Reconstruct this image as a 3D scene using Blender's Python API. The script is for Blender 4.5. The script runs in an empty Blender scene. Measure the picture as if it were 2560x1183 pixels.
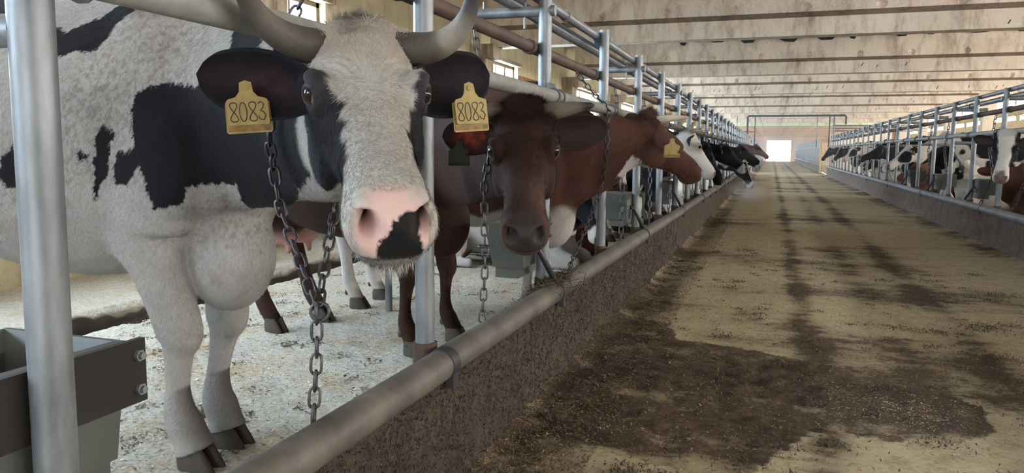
import bpy, bmesh, math, random
import numpy as np
from mathutils import Vector, Matrix, noise as mnoise

random.seed(7)
rng = np.random.default_rng(7)
scene = bpy.context.scene
COL = scene.collection
PI = math.pi

# ------------------------------------------------------------------ camera
cam_d = bpy.data.cameras.new('camera')
cam = bpy.data.objects.new('camera', cam_d)
COL.objects.link(cam)
cam_d.sensor_width = 36.0
cam_d.sensor_fit = 'HORIZONTAL'
cam_d.lens = 36.0 * 1902.7 / 2560.0
cam_d.clip_start = 0.02
cam_d.clip_end = 500
_r = Vector((0.94685025, 0.32157231, 0.0081146))
_d = Vector((0.04400843, -0.1045088, -0.99354978))
_f = Vector((-0.31865005, 0.94109997, -0.11310608))
cam.matrix_world = Matrix(((_r.x, -_d.x, -_f.x, 0.0), (_r.y, -_d.y, -_f.y, 0.0),
                           (_r.z, -_d.z, -_f.z, 1.067), (0, 0, 0, 1)))
scene.camera = cam

# ------------------------------------------------------------------ world, light, exposure
world = bpy.data.worlds.new('world')
scene.world = world
world.use_nodes = True
_bg = world.node_tree.nodes['Background']
_bg.inputs[0].default_value = (0.92, 0.96, 1.0, 1)
_bg.inputs[1].default_value = 4.0
vs = scene.view_settings
scene.display_settings.display_device = 'sRGB'
vs.view_transform = 'Standard'
vs.look = 'None'
vs.gamma = 1.0
vs.use_curve_mapping = False
vs.exposure = 1.42
scene.cycles.max_bounces = 6
scene.cycles.diffuse_bounces = 3
scene.cycles.glossy_bounces = 2
scene.cycles.transmission_bounces = 2
scene.cycles.volume_bounces = 0
scene.cycles.use_adaptive_sampling = True
scene.cycles.adaptive_threshold = 0.05
scene.cycles.sample_clamp_indirect = 4.0
scene.cycles.caustics_reflective = False
scene.cycles.caustics_refractive = False

# ------------------------------------------------------------------ helpers
def mesh_obj(name, verts, faces, mat=None, parent=None, smooth=False):
    me = bpy.data.meshes.new(name)
    me.from_pydata([tuple(v) for v in verts], [], [tuple(f) for f in faces])
    me.update()
    if smooth:
        me.polygons.foreach_set('use_smooth', [True] * len(me.polygons))
    return link(name, me, mat, parent)

def link(name, me, mat=None, parent=None):
    o = bpy.data.objects.new(name, me)
    COL.objects.link(o)
    if mat is not None:
        for m in (mat if isinstance(mat, (list, tuple)) else [mat]):
            if m.name not in [q.name for q in me.materials if q]:
                me.materials.append(m)
    if parent is not None:
        o.parent = parent
    return o

def empty(name, loc=(0, 0, 0), rz=0.0, parent=None):
    o = bpy.data.objects.new(name, None)
    COL.objects.link(o)
    o.location = loc
    o.rotation_euler = (0, 0, rz)
    o.empty_display_size = 0.1
    if parent is not None:
        o.parent = parent
    return o

def tag(o, label, cat, group=None, kind=None):
    o['label'] = label
    o['category'] = cat
    if group:
        o['group'] = group
    if kind:
        o['kind'] = kind
    return o

def struct(o, label=None, cat=None):
    o['kind'] = 'structure'
    if label:
        o['label'] = label
        o['category'] = cat
    return o

class MB:
    """collects shapes; build() links them as one mesh"""
    def __init__(self):
        self.v, self.f, self.m = [], [], []
    def add(self, v, f, mi=0):
        b = len(self.v)
        self.v += [tuple(p) for p in v]
        self.f += [tuple(b + i for i in q) for q in f]
        self.m += [mi] * len(f)
        return self
    def box(self, x0, x1, y0, y1, z0, z1, mi=0):
        v = [(x, y, z) for z in (z0, z1) for y in (y0, y1) for x in (x0, x1)]
        return self.add(v, [(0, 2, 3, 1), (4, 5, 7, 6), (0, 1, 5, 4), (2, 6, 7, 3), (0, 4, 6, 2), (1, 3, 7, 5)], mi)
    def tube(self, pts, r, n=10, mi=0, caps=True, closed=False):
        pts = [Vector(p) for p in pts]
        k = len(pts)
        rs = r if isinstance(r, (list, tuple)) else [r] * k
        v, f = [], []
        prev = None
        for i, p in enumerate(pts):
            if closed:
                t = pts[(i + 1) % k] - pts[i - 1]
            else:
                t = pts[min(i + 1, k - 1)] - pts[max(i - 1, 0)]
            t = t.normalized()
            if prev is None:
                a = Vector((0, 0, 1)) if abs(t.z) < 0.9 else Vector((1, 0, 0))
                nx = t.cross(a).normalized()
            else:
                nx = (prev - t * prev.dot(t)).normalized()
            prev = nx
            ny = t.cross(nx)
            for j in range(n):
                a = 2 * PI * j / n
                v.append(p + (nx * math.cos(a) + ny * math.sin(a)) * rs[i])
        for i in range(k if closed else k - 1):
            for j in range(n):
                a, b = i * n + j, i * n + (j + 1) % n
                i2 = (i + 1) % k
                f.append((a, b, i2 * n + (j + 1) % n, i2 * n + j))
        if caps and not closed:
            f.append(tuple(range(n))[::-1])
            f.append(tuple((k - 1) * n + j for j in range(n)))
        return self.add(v, f, mi)
    def build(self, name, mat=None, parent=None, smooth=False, sharp=None):
        o = mesh_obj(name, self.v, self.f, mat, parent, smooth)
        if any(self.m):
            o.data.polygons.foreach_set('material_index', self.m)
        if smooth and sharp:
            try:
                o.data.set_sharp_from_angle(angle=math.radians(sharp))
            except Exception:
                pass
        return o

def copy_tree(o, parent=None, name=None):
    c = o.copy()
    COL.objects.link(c)
    if parent is not None:
        c.parent = parent
    for ch in list(o.children):
        copy_tree(ch, c)
    return c

# ------------------------------------------------------------------ materials
def newmat(name):
    m = bpy.data.materials.new(name)
    m.use_nodes = True
    nt = m.node_tree
    return m, nt, nt.nodes['Principled BSDF']

class NT:
    def __init__(self, nt):
        self.nt = nt
    def n(self, typ, **kw):
        x = self.nt.nodes.new(typ)
        for k, v in kw.items():
            if k.startswith('i_'):
                key = k[2:]
                x.inputs[int(key) if key.isdigit() else key.replace('_', ' ')].default_value = v
            else:
                setattr(x, k, v)
        return x
    def l(self, a, b):
        self.nt.links.new(a, b)
    def coord(self, scale=(1, 1, 1), kind='Object', rot=(0, 0, 0)):
        tc = self.n('ShaderNodeTexCoord')
        mp = self.n('ShaderNodeMapping')
        mp.inputs['Scale'].default_value = scale
        mp.inputs['Rotation'].default_value = rot
        self.l(tc.outputs[kind], mp.inputs[0])
        return mp.outputs[0]
    def noise(self, vec, scale, detail=4, rough=0.6):
        x = self.n('ShaderNodeTexNoise')
        x.inputs['Scale'].default_value = scale
        x.inputs['Detail'].default_value = detail
        x.inputs['Roughness'].default_value = rough
        self.l(vec, x.inputs['Vector'])
        return x.outputs['Fac']
    def ramp(self, fac, stops):
        x = self.n('ShaderNodeValToRGB')
        cr = x.color_ramp
        while len(cr.elements) > 1:
            cr.elements.remove(cr.elements[-1])
        for i, (p, c) in enumerate(stops):
            e = cr.elements[0] if i == 0 else cr.elements.new(p)
            e.position = p
            e.color = (*c, 1) if len(c) == 3 else c
        self.l(fac, x.inputs[0])
        return x.outputs[0]
    def mix(self, fac, a, b, mode='MIX'):
        x = self.n('ShaderNodeMix', data_type='RGBA', blend_type=mode)
        for s, val in ((0, fac), (6, a), (7, b)):
            if hasattr(val, 'is_output'):
                self.l(val, x.inputs[s])
            elif s == 0:
                x.inputs[0].default_value = val
            else:
                x.inputs[s].default_value = (*val, 1)
        return x.outputs[2]
    def math(self, op, a, b=0.0, clamp=False):
        x = self.n('ShaderNodeMath', operation=op)
        x.use_clamp = clamp
        for i, val in enumerate((a, b)):
            if hasattr(val, 'is_output'):
                self.l(val, x.inputs[i])
            else:
                x.inputs[i].default_value = val
        return x.outputs[0]
    def bump(self, h, strength=0.3, dist=0.01):
        x = self.n('ShaderNodeBump')
        x.inputs['Strength'].default_value = strength
        x.inputs['Distance'].default_value = dist
        self.l(h, x.inputs['Height'])
        return x.outputs[0]

def simple_mat(name, col, rough=0.6, metal=0.0, var=0.25, scale=12, bump=0.0, kind='Object', stretch=(1, 1, 1), col2=None):
    m, nt, p = newmat(name)
    t = NT(nt)
    co = t.coord(stretch, kind)
    f = t.noise(co, scale, 5)
    c2 = col2 or tuple(c * (1 - var) for c in col)
    c = t.ramp(f, [(0.3, c2), (0.7, col)])
    t.l(c, p.inputs['Base Color'])
    p.inputs['Roughness'].default_value = rough
    p.inputs['Metallic'].default_value = metal
    if bump:
        t.l(t.bump(f, bump, 0.01), p.inputs['Normal'])
    return m

M = {}
M['galv'] = simple_mat('galvanised_steel', (0.27, 0.295, 0.32), 0.48, 0.4, 0.5, 16, 0.08, stretch=(1, 1, 0.3))
M['rail'] = simple_mat('dusty_zinc_rail', (0.38, 0.39, 0.365), 0.6, 0.15, 0.35, 18, 0.08)
M['rust'] = simple_mat('rusty_pipe', (0.115, 0.072, 0.054), 0.7, 0.2, 0.55, 9, 0.15)
M['chain'] = simple_mat('chain_steel', (0.11, 0.11, 0.115), 0.45, 0.8, 0.5, 60, 0.1)
M['kerbpipe'] = simple_mat('worn_plastic_pipe', (0.165, 0.152, 0.132), 0.55, 0.0, 0.5, 6, 0.08, col2=(0.06, 0.053, 0.045))
M['blue'] = simple_mat('blue_plastic', (0.03, 0.16, 0.42), 0.4)
M['darksteel'] = simple_mat('dark_steel', (0.06, 0.06, 0.065), 0.5, 0.4)
M['tag'] = simple_mat('yellow_tag', (0.36, 0.262, 0.08), 0.55, 0, 0.35, 30)
M['tag_dirty'] = simple_mat('dirty_tag_edge', (0.30, 0.17, 0.04), 0.6, 0, 0.7, 60)
M['tag_green'] = simple_mat('green_tag', (0.06, 0.20, 0.11), 0.5)
M['tag_dark'] = simple_mat('dark_tag', (0.018, 0.028, 0.025), 0.5)
M['ink'] = simple_mat('marker_ink', (0.015, 0.013, 0.012), 0.6)
# ------------------------------------------------------------------ setting materials
def concrete_mat(name, c1, c2, stain, sscale=1.0, streak=0.75, bump=0.25):
    m, nt, p = newmat(name)
    t = NT(nt)
    co = t.coord()
    big = t.noise(co, 1.1 * sscale, 5, 0.6)
    fine = t.noise(co, 28 * sscale, 5, 0.65)
    st = t.noise(t.coord((1.3, 1.3, 0.45)), 2.6 * sscale, 6, 0.75)
    base = t.ramp(t.math('ADD', t.math('MULTIPLY', big, 0.65), t.math('MULTIPLY', fine, 0.35)), [(0.34, c2), (0.62, c1)])
    msk = t.ramp(st, [(0.47, (0, 0, 0)), (0.70, (1, 1, 1))])
    mk = t.math('MULTIPLY', msk, streak)
    col = t.mix(mk, base, stain)
    spots = t.ramp(t.noise(co, 9 * sscale, 6, 0.75), [(0.66, (0, 0, 0)), (0.72, (1, 1, 1))])
    col = t.mix(t.math('MULTIPLY', spots, 0.45), col, tuple(0.5 * x for x in c2))
    t.l(col, p.inputs['Base Color'])
    p.inputs['Roughness'].default_value = 0.9
    p.inputs['Specular IOR Level'].default_value = 0.2
    t.l(t.bump(fine, bump, 0.01), p.inputs['Normal'])
    return m
M['beam'] = concrete_mat('beam_concrete', (0.80, 0.69, 0.56), (0.62, 0.515, 0.405), (0.20, 0.135, 0.085))
M['beam_mould'] = concrete_mat('mouldy_edge', (0.30, 0.23, 0.17), (0.18, 0.135, 0.10), (0.06, 0.045, 0.03))  # brown-stained concrete, darkened to paint in the shadow under the overhang
M['beam_green'] = concrete_mat('pale_green_beam', (0.75, 0.80, 0.56), (0.62, 0.68, 0.46), (0.25, 0.22, 0.12))  # daylight falling on one far beam, painted in as pale green
M['beam_tan'] = concrete_mat('tan_beam', (0.60, 0.42, 0.27), (0.46, 0.31, 0.19), (0.2, 0.11, 0.07), 0.5)
M['wall'] = concrete_mat('limewashed_wall', (0.56, 0.48, 0.32), (0.46, 0.39, 0.25), (0.20, 0.14, 0.08), 1.6, 0.45)
M['endwall'] = concrete_mat('end_wall', (0.68, 0.52, 0.42), (0.58, 0.43, 0.34), (0.35, 0.22, 0.15), 0.4, 0.4)
M['column'] = concrete_mat('column_concrete', (0.46, 0.38, 0.28), (0.32, 0.25, 0.17), (0.10, 0.06, 0.035), 1.2, 0.9)
M['column_white'] = concrete_mat('white_column', (0.66, 0.58, 0.47), (0.55, 0.47, 0.37), (0.3, 0.22, 0.15), 0.7, 0.4)
M['scar'] = simple_mat('rust_scar', (0.06, 0.035, 0.02), 0.9)
M['wood'] = simple_mat('weathered_wood', (0.25, 0.16, 0.10), 0.8, 0, 0.5, 6, 0.2, stretch=(1, 0.2, 1))
M['brick'] = simple_mat('brick', (0.36, 0.17, 0.08), 0.9, 0, 0.4, 5, 0.3)
M['yellow_wood'] = simple_mat('yellow_timber', (0.62, 0.42, 0.14), 0.7, 0, 0.3, 5)

def pane_mat(name, col, e):
    m, nt, p = newmat(name)
    p.inputs['Base Color'].default_value = (0.8, 0.85, 0.9, 1)
    p.inputs['Emission Color'].default_value = (*col, 1)
    p.inputs['Emission Strength'].default_value = e
    return m
M['pane'] = pane_mat('daylit_pane', (0.64, 0.82, 1.0), 14.0)
M['pane_sun'] = pane_mat('sunlit_pane', (1.0, 0.975, 0.93), 85.0)

def aisle_mat():
    m, nt, p = newmat('aisle_ground')
    t = NT(nt)
    co = t.coord()
    dirt_shade = t.n('ShaderNodeAttribute', attribute_name='dirt').outputs['Fac']
    streak = t.noise(t.coord((0.55, 1.6, 1)), 2.2, 7, 0.7)
    fine = t.noise(co, 45, 6, 0.7)
    mid = t.noise(co, 9, 6, 0.7)
    base = t.ramp(t.math('ADD', t.math('MULTIPLY', mid, 0.5), t.math('MULTIPLY', fine, 0.5)), [(0.34, (0.24, 0.195, 0.125)), (0.50, (0.46, 0.385, 0.255)), (0.66, (0.60, 0.51, 0.35))])
    d = t.math('ADD', t.math('MULTIPLY', dirt_shade, 1.0), t.math('MULTIPLY', t.math('SUBTRACT', streak, 0.5), 1.5))
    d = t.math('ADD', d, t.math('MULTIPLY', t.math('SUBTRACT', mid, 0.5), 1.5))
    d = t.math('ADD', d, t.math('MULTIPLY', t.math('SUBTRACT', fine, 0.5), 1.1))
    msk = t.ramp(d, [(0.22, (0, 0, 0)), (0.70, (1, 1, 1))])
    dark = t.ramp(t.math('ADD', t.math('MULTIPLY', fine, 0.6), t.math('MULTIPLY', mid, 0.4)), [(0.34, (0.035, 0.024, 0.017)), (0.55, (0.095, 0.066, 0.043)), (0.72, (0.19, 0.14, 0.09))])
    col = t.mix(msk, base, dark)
    t.l(col, p.inputs['Base Color'])
    p.inputs['Roughness'].default_value = 0.9
    p.inputs['Specular IOR Level'].default_value = 0.25
    t.l(t.bump(t.math('ADD', fine, mid), 0.6, 0.012), p.inputs['Normal'])
    return m
M['aisle'] = aisle_mat()

def sawdust_mat():
    m, nt, p = newmat('sawdust_bedding')
    t = NT(nt)
    co = t.coord()
    dirt_shade = t.n('ShaderNodeAttribute', attribute_name='dirt').outputs['Fac']
    big = t.noise(co, 2.3, 6, 0.7)
    fine = t.noise(co, 55, 6, 0.75)
    mid = t.noise(co, 12, 6, 0.7)
    base = t.ramp(fine, [(0.30, (0.26, 0.235, 0.19)), (0.48, (0.50, 0.465, 0.39)), (0.70, (0.68, 0.645, 0.555))])
    tan = t.ramp(fine, [(0.30, (0.24, 0.17, 0.09)), (0.55, (0.52, 0.39, 0.22)), (0.75, (0.68, 0.55, 0.36))])
    col = t.mix(t.ramp(big, [(0.48, (0, 0, 0)), (0.68, (1, 1, 1))]), base, tan)
    d = t.math('ADD', dirt_shade, t.math('ADD', t.math('MULTIPLY', t.math('SUBTRACT', mid, 0.52), 1.6), t.math('MULTIPLY', t.math('SUBTRACT', big, 0.55), 0.8)))
    col = t.mix(t.math('MULTIPLY', t.ramp(d, [(0.18, (0, 0, 0)), (0.55, (1, 1, 1))]), 0.85), col, (0.16, 0.125, 0.095))
    col = t.mix(t.ramp(dirt_shade, [(0.75, (0, 0, 0)), (1.1, (1, 1, 1))]), col, (0.04, 0.029, 0.019))
    t.l(col, p.inputs['Base Color'])
    p.inputs['Roughness'].default_value = 0.95
    t.l(t.bump(t.math('ADD', fine, mid), 0.8, 0.012), p.inputs['Normal'])
    return m
M['sawdust'] = sawdust_mat()

def kerb_mat(name, c1, c2, c3):
    m, nt, p = newmat(name)
    t = NT(nt)
    co = t.coord()
    f = t.noise(co, 26, 7, 0.75)
    b = t.noise(t.coord((1, 1, 1.6)), 5, 6, 0.7)
    v = t.noise(t.coord((1, 1, 0.35)), 14, 5, 0.7)
    c = t.ramp(t.math('ADD', t.math('MULTIPLY', f, 0.45), t.math('ADD', t.math('MULTIPLY', b, 0.35), t.math('MULTIPLY', v, 0.2))), [(0.36, c3), (0.5, c2), (0.66, c1)])
    t.l(c, p.inputs['Base Color'])
    p.inputs['Roughness'].default_value = 0.92
    t.l(t.bump(t.math('ADD', f, b), 0.9, 0.02), p.inputs['Normal'])
    return m
M['kerb'] = kerb_mat('mud_caked_kerb', (0.15, 0.118, 0.085), (0.078, 0.058, 0.042), (0.03, 0.022, 0.016))
M['kerb_r'] = kerb_mat('worn_concrete_kerb', (0.28, 0.23, 0.205), (0.175, 0.13, 0.11), (0.08, 0.057, 0.047))
M['gutter'] = simple_mat('wet_manure', (0.05, 0.036, 0.022), 0.6, 0, 0.6, 20, 0.6)

def grid_axis(segs):
    out = []
    for a, b, st in segs:
        k = max(1, int(round((b - a) / st)))
        out += list(np.linspace(a, b, k, endpoint=False))
    out.append(segs[-1][1])
    return np.array(out)

def grid_mesh(name, xs, ys, zfn, mat, dirt_shade=None, parent=None):
    X, Y = np.meshgrid(xs, ys)
    Z = zfn(X, Y)
    nx = len(xs)
    v = np.stack([X, Y, Z], -1).reshape(-1, 3)
    ii = (np.arange(len(ys) - 1)[:, None] * nx + np.arange(nx - 1)[None]).ravel()
    f = np.stack([ii, ii + 1, ii + nx + 1, ii + nx], 1)
    me = bpy.data.meshes.new(name)
    me.vertices.add(len(v)); me.vertices.foreach_set('co', v.astype(np.float32).ravel())
    me.loops.add(f.size); me.loops.foreach_set('vertex_index', f.astype(np.int32).ravel())
    me.polygons.add(len(f))
    me.polygons.foreach_set('loop_start', np.arange(0, f.size, 4, dtype=np.int32))
    me.polygons.foreach_set('loop_total', np.full(len(f), 4, np.int32))
    me.polygons.foreach_set('use_smooth', np.ones(len(f), bool))
    me.update(); me.validate()
    if dirt_shade is not None:
        a = me.attributes.new('dirt', 'FLOAT', 'POINT')
        a.data.foreach_set('value', dirt_shade(X, Y).astype(np.float32).ravel())
    return link(name, me, mat, parent)

def fnoise(X, Y, sc, seed=0, octaves=3):
    """cheap value noise on arrays"""
    out = np.zeros_like(X, float); amp = 1.0; tot = 0
    for o in range(octaves):
        x = X * sc + seed * 17.3; y = Y * sc + seed * 9.1
        xi, yi = np.floor(x), np.floor(y)
        fx, fy = x - xi, y - yi
        fx = fx * fx * (3 - 2 * fx); fy = fy * fy * (3 - 2 * fy)
        def h(a, b):
            s = np.sin(a * 127.1 + b * 311.7 + seed * 3.1 + o * 5.7) * 43758.5453
            return s - np.floor(s)
        n = (h(xi, yi) * (1 - fx) + h(xi + 1, yi) * fx) * (1 - fy) + (h(xi, yi + 1) * (1 - fx) + h(xi + 1, yi + 1) * fx) * fy
        out += amp * n; tot += amp; amp *= 0.5; sc *= 2.1
    return out / tot

def poly_mask(poly, X, Y):
    P = np.array(poly, float)
    ins = np.zeros(X.shape, bool)
    j = len(P) - 1
    for i in range(len(P)):
        (xi, yi), (xj, yj) = P[i], P[j]
        ins ^= ((yi > Y) != (yj > Y)) & (X < (xj - xi) * (Y - yi) / (yj - yi + 1e-12) + xi)
        j = i
    return ins

END_Y = 95.0
HAZE = 0.0055
BACK_Y = -9.0
XL, XR = -1.0, 2.486           # fence lines
WALL_L, WALL_R = -5.1, 13.0
STALL_Z = 0.05
POST_D = 1.293
post_y = lambda k: 0.8215 + POST_D * k

# --- aisle floor
DARK_PATCH = [(-0.95, 4.9), (-0.60, 4.65), (-0.45, 4.32), (-0.01, 4.21), (0.20, 4.10), (0.34, 3.93), (0.49, 3.8), (0.73, 3.76), (0.90, 3.49), (0.80, 3.2), (0.70, 3.10), (0.43, 3.04), (0.27, 3.16),
              (0.12, 2.93), (0.01, 2.58), (-0.18, 2.4), (-0.40, 2.62), (-0.66, 2.65), (-0.70, 2.45), (-0.75, 2.31), (-0.87, 2.0), (-0.98, 2.0)]
def aisle_dirt_shade(X, Y):
    n1 = fnoise(X, Y, 3.0, 2, 4) - 0.5
    n2 = fnoise(X * 0.5, Y, 1.2, 5, 4) - 0.5
    d = np.zeros_like(X)
    XX, YY = X + 0.12 * n1, Y + 0.25 * (fnoise(X, Y, 4.0, 8, 3) - 0.5)
    d = np.maximum(d, np.where(poly_mask(DARK_PATCH, XX, YY), 0.62 + 0.8 * n1, 0))
    # left kerb's shadow painted as a dark band; muck along the right kerb
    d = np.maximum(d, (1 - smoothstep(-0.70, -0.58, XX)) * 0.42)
    d = np.maximum(d, smoothstep(2.05, 2.3, X + 0.35 * n1) * 0.40)
    # wheel tracks
    d = np.maximum(d, 0.50 * np.exp(-((XX - 0.24) / 0.085) ** 2))
    d = np.maximum(d, 0.48 * np.exp(-((X - 1.12 + 0.1 * n2) / 0.12) ** 2))
    d = np.maximum(d, 0.22 * np.exp(-((X - 0.72) / 0.10) ** 2))
    d += 0.10 + 0.62 * np.clip(n2 * 2.2, -0.45, 0.8)
    return d
def smoothstep(a, b, x):
    t = np.clip((x - a) / (b - a), 0, 1)
    return t * t * (3 - 2 * t)
def aisle_z(X, Y):
    d = np.clip(aisle_dirt_shade(X, Y), 0, 1)
    z = 0.010 * (fnoise(X, Y, 6, 1, 4) - 0.5) + d * 0.035 * (fnoise(X, Y, 14, 4, 3) - 0.45)
    z += 0.05 * np.clip((-0.80 - X) / 0.13, 0, 1) ** 2 + 0.02 * np.clip((X - 2.2) / 0.2, 0, 1) ** 2
    # tread marks of a tyre in the soft patch
    tr = np.exp(-((X - 0.16) / 0.11) ** 2) * smoothstep(2.6, 2.8, Y) * (1 - smoothstep(4.0, 4.2, Y))
    z += 0.012 * tr * np.sin(Y * 2 * PI / 0.075 + 8 * np.abs(X - 0.16))
    return z
ys = grid_axis([(BACK_Y, 1.0, 0.5), (1.0, 2.0, 0.05), (2.0, 6.0, 0.018), (6.0, 12.0, 0.04), (12, 30, 0.15), (30, END_Y + 6, 1.0)])
xs = grid_axis([(-0.96, 1.4, 0.018), (1.4, 2.5, 0.04)])
o = grid_mesh('floor', xs, ys, aisle_z, M['aisle'], aisle_dirt_shade)
struct(o, 'earth-stained feed aisle floor with dark wheel tracks', 'floor')

# --- stall floors (left with a manure gutter)
def stall_z(X, Y):
    z = STALL_Z + 0.018 * (fnoise(X, Y, 7, 3, 4) - 0.5) + 0.010 * (fnoise(X, Y, 30, 6, 2) - 0.5)
    g = smoothstep(-3.93, -3.88, X + 0.04 * (fnoise(X, Y, 5, 9, 2) - .5)) * (1 - smoothstep(-3.56, -3.50, X + 0.06 * (fnoise(X, Y, 5, 7, 2) - .5)))
    return z - 0.16 * g
def stall_dirt(X, Y):
    g = smoothstep(-3.95, -3.90, X) * (1 - smoothstep(-3.55, -3.48, X + 0.08 * (fnoise(X, Y, 5, 7, 2) - .5)))
    e = (1 - smoothstep(0.0, 0.22, np.abs(X + 3.72))) * 0.5
    return 1.6 * g + 0.35 * smoothstep(-3.3, -2.3, X) * np.clip(fnoise(X, Y, 1.5, 3, 3) - 0.42, 0, 1) * 2 + e - 0.15
xs = grid_axis([(WALL_L, -3.2, 0.06), (-3.2, -0.955, 0.02)])
ys = grid_axis([(BACK_Y, 0.8, 0.4), (0.8, 5.0, 0.022), (5.0, 9.0, 0.05), (9, 30, 0.3), (30, END_Y, 2.0)])
o = grid_mesh('floor_left', xs, ys, stall_z, M['sawdust'], stall_dirt)
struct(o, 'sawdust-strewn stall floor with a dark manure gutter', 'floor')
xs = grid_axis([(2.455, 7.4, 0.12), (7.4, WALL_R, 0.8)])
ys = grid_axis([(BACK_Y, 8, 0.6), (8, 24, 0.12), (24, END_Y, 1.0)])
o = grid_mesh('floor_right', xs, ys, lambda X, Y: STALL_Z + 0.03 * (fnoise(X, Y, 5, 3, 3) - 0.5), M['sawdust'], lambda X, Y: 0.25 + 0 * X)
struct(o, 'littered stall floor across the aisle', 'floor')

# --- kerbs
def kerb(name, x_in, x_out, y0, y1, fine0, fine1, mat, label):
    """wall-like kerb: x_in faces the aisle"""
    ysk = grid_axis([(y0, fine0, 0.4), (fine0, fine1, 0.02), (fine1, y1, 0.4)]) if fine1 > fine0 else grid_axis([(y0, y1, 0.5)])
    zs = np.array([-0.02, 0.03, 0.06, 0.09, 0.12, 0.15, 0.18, 0.21, 0.24, 0.27, 0.30, 0.33, 0.36, 0.39, 0.405])
    sgn = 1 if x_in > x_out else -1
    Y, Z = np.meshgrid(ysk, zs)
    D = 0.035 * (fnoise(Y, Z, 5, 3, 4) - 0.5) + 0.022 * (fnoise(Y, Z, 22, 4, 3) - 0.5) + 0.035 * np.clip((0.10 - Z) / 0.1, 0, 1)
    Xs = x_in + sgn * D
    n = len(ysk)
    v = np.stack([Xs, Y, Z], -1).reshape(-1, 3).tolist()
    f = []
    for i in range(len(zs) - 1):
        for j in range(n - 1):
            a = i * n + j
            f.append((a, a + 1, a + n + 1, a + n) if sgn > 0 else (a, a + n, a + n + 1, a + 1))
    b = len(v)
    v += [(x_out, y, 0.405) for y in ysk] + [(x_out, y, -0.02) for y in ysk]
    top = (len(zs) - 1) * n
    for j in range(n - 1):
        q1 = (top + j, top + j + 1, b + j + 1, b + j)
        q2 = (b + j, b + j + 1, b + n + j + 1, b + n + j)
        f += [q1 if sgn > 0 else q1[::-1], q2 if sgn > 0 else q2[::-1]]
    for e in (0, n - 1):
        ring = [i * n + e for i in range(len(zs))] + [b + e, b + n + e]
        f.append(tuple(ring))
    return tag(mesh_obj(name, v, f, mat, None, True), label, 'kerb', kind='structure')
GAP0, GAP1 = 37.8, 42.5
kerb('kerb_left', -0.925, -0.966, BACK_Y, GAP0, 1.2, 7.0, M['kerb'], 'mud-caked concrete kerb under the plastic pipe beside the turned-head cows')
kerb('kerb_right', 2.42, 2.462, BACK_Y, GAP0, 8.4, 16.0, M['kerb_r'], 'reddish worn concrete kerb across the aisle')
kerb('kerb_left', -0.925, -0.966, GAP1, END_Y - 5, 0, 0, M['kerb'], 'far kerb beyond the cross passage, on the window side')
kerb('kerb_right', 2.42, 2.462, GAP1, END_Y - 5, 0, 0, M['kerb_r'], 'far kerb beyond the cross passage, by the yellow timber frame')

# --- walls, windows, columns
BAY = 6.2
beam_y = lambda k: 12.9 + BAY * k
KB = range(-3, 14)
WZ0, WZ1 = 1.70, 2.78
def wall_with_windows(name, X, thick, wins, label):
    """wall in the plane x = X; openings from the list of (y0, y1, z0, z1)"""
    mb = MB()
    a, b = min(X, X + thick), max(X, X + thick)
    ys_ = [BACK_Y]
    for (y0, y1, z0, z1) in wins:
        mb.box(a, b, ys_[-1], y0, 0, 4.2)
        mb.box(a, b, y0, y1, 0, z0)
        mb.box(a, b, y0, y1, z1, 4.2)
        ys_.append(y1)
    mb.box(a, b, ys_[-1], END_Y, 0, 4.2)
    return struct(mb.build(name, M['wall']), label, 'wall')
wl = []
for k in KB:
    y = beam_y(k)
    if y < BACK_Y or y + 5 > END_Y:
        continue
    if k == -1:
        wl.append((y + 0.2, y + 1.38, WZ0, WZ1))
    elif k == 0:
        wl.append((y + 0.25, y + 2.45, WZ0, WZ1))
    else:
        wl.append((y + 0.30, y + 4.4, WZ0, WZ1))
wall_with_windows('wall_left', WALL_L, -0.35, wl, 'stained limewashed wall pierced by low windows')
wr = [(beam_y(k) + 0.4, beam_y(k) + 5.8, 2.93, 3.22) for k in KB if beam_y(k) > BACK_Y and beam_y(k) + 6 < END_Y]
wall_with_windows('wall_right', WALL_R, 0.35, wr, 'far side wall with a high strip of windows')

wn = [0]
def window(X, side, y0, y1, z0, z1, npan, rows, deep=0.12):
    wn[0] += 1
    root = empty('window_%d' % wn[0], (X, (y0 + y1) / 2, z0))
    root['kind'] = 'structure'
    w, h = y1 - y0, z1 - z0
    ox = -side * deep
    fr = MB()
    t = 0.035
    for (a, b, c, d) in ((-w / 2, w / 2, 0, t * 1.6), (-w / 2, w / 2, h - t * 1.6, h), (-w / 2, -w / 2 + t * 1.6, 0, h), (w / 2 - t * 1.6, w / 2, 0, h)):
        fr.box(ox - 0.03, ox + 0.03, a, b, c, d)
    for i in range(1, npan):
        y = -w / 2 + w * i / npan
        tt = t * (1.1 if i % 3 == 0 else 0.55)
        fr.box(ox - 0.025, ox + 0.025, y - tt, y + tt, 0, h)
    for j in range(1, rows):
        z = h * j / rows
        fr.box(ox - 0.022, ox + 0.022, -w / 2, w / 2, z - t * 0.5, z + t * 0.5)
    fr.build('window_frame', M['wood'], root)
    lint = MB()
    lint.box(min(0.0, side * 0.06), max(0.0, side * 0.06), -w / 2 - 0.1, w / 2 + 0.15, h, h + 0.07)
    lint.build('lintel', M['column'], root)
    base = None
    for i in range(npan):
        for j in range(rows):
            pw, phh = w / npan, h / rows
            if base is None:
                pm = MB(); pm.box(-0.004, 0.004, -pw / 2, pw / 2, 0, phh)
                base = pm.build('pane', M['pane' if side > 0 else 'pane_sun'], root)
                q = base
            else:
                q = base.copy(); COL.objects.link(q)
            q.location = (ox - side * 0.01, -w / 2 + pw * (i + 0.5), phh * j)
    return root
for (y0, y1, z0, z1) in wl:
    window(WALL_L, 1, y0, y1, z0, z1, max(2, int(round((y1 - y0) / 0.62))), 2)
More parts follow.
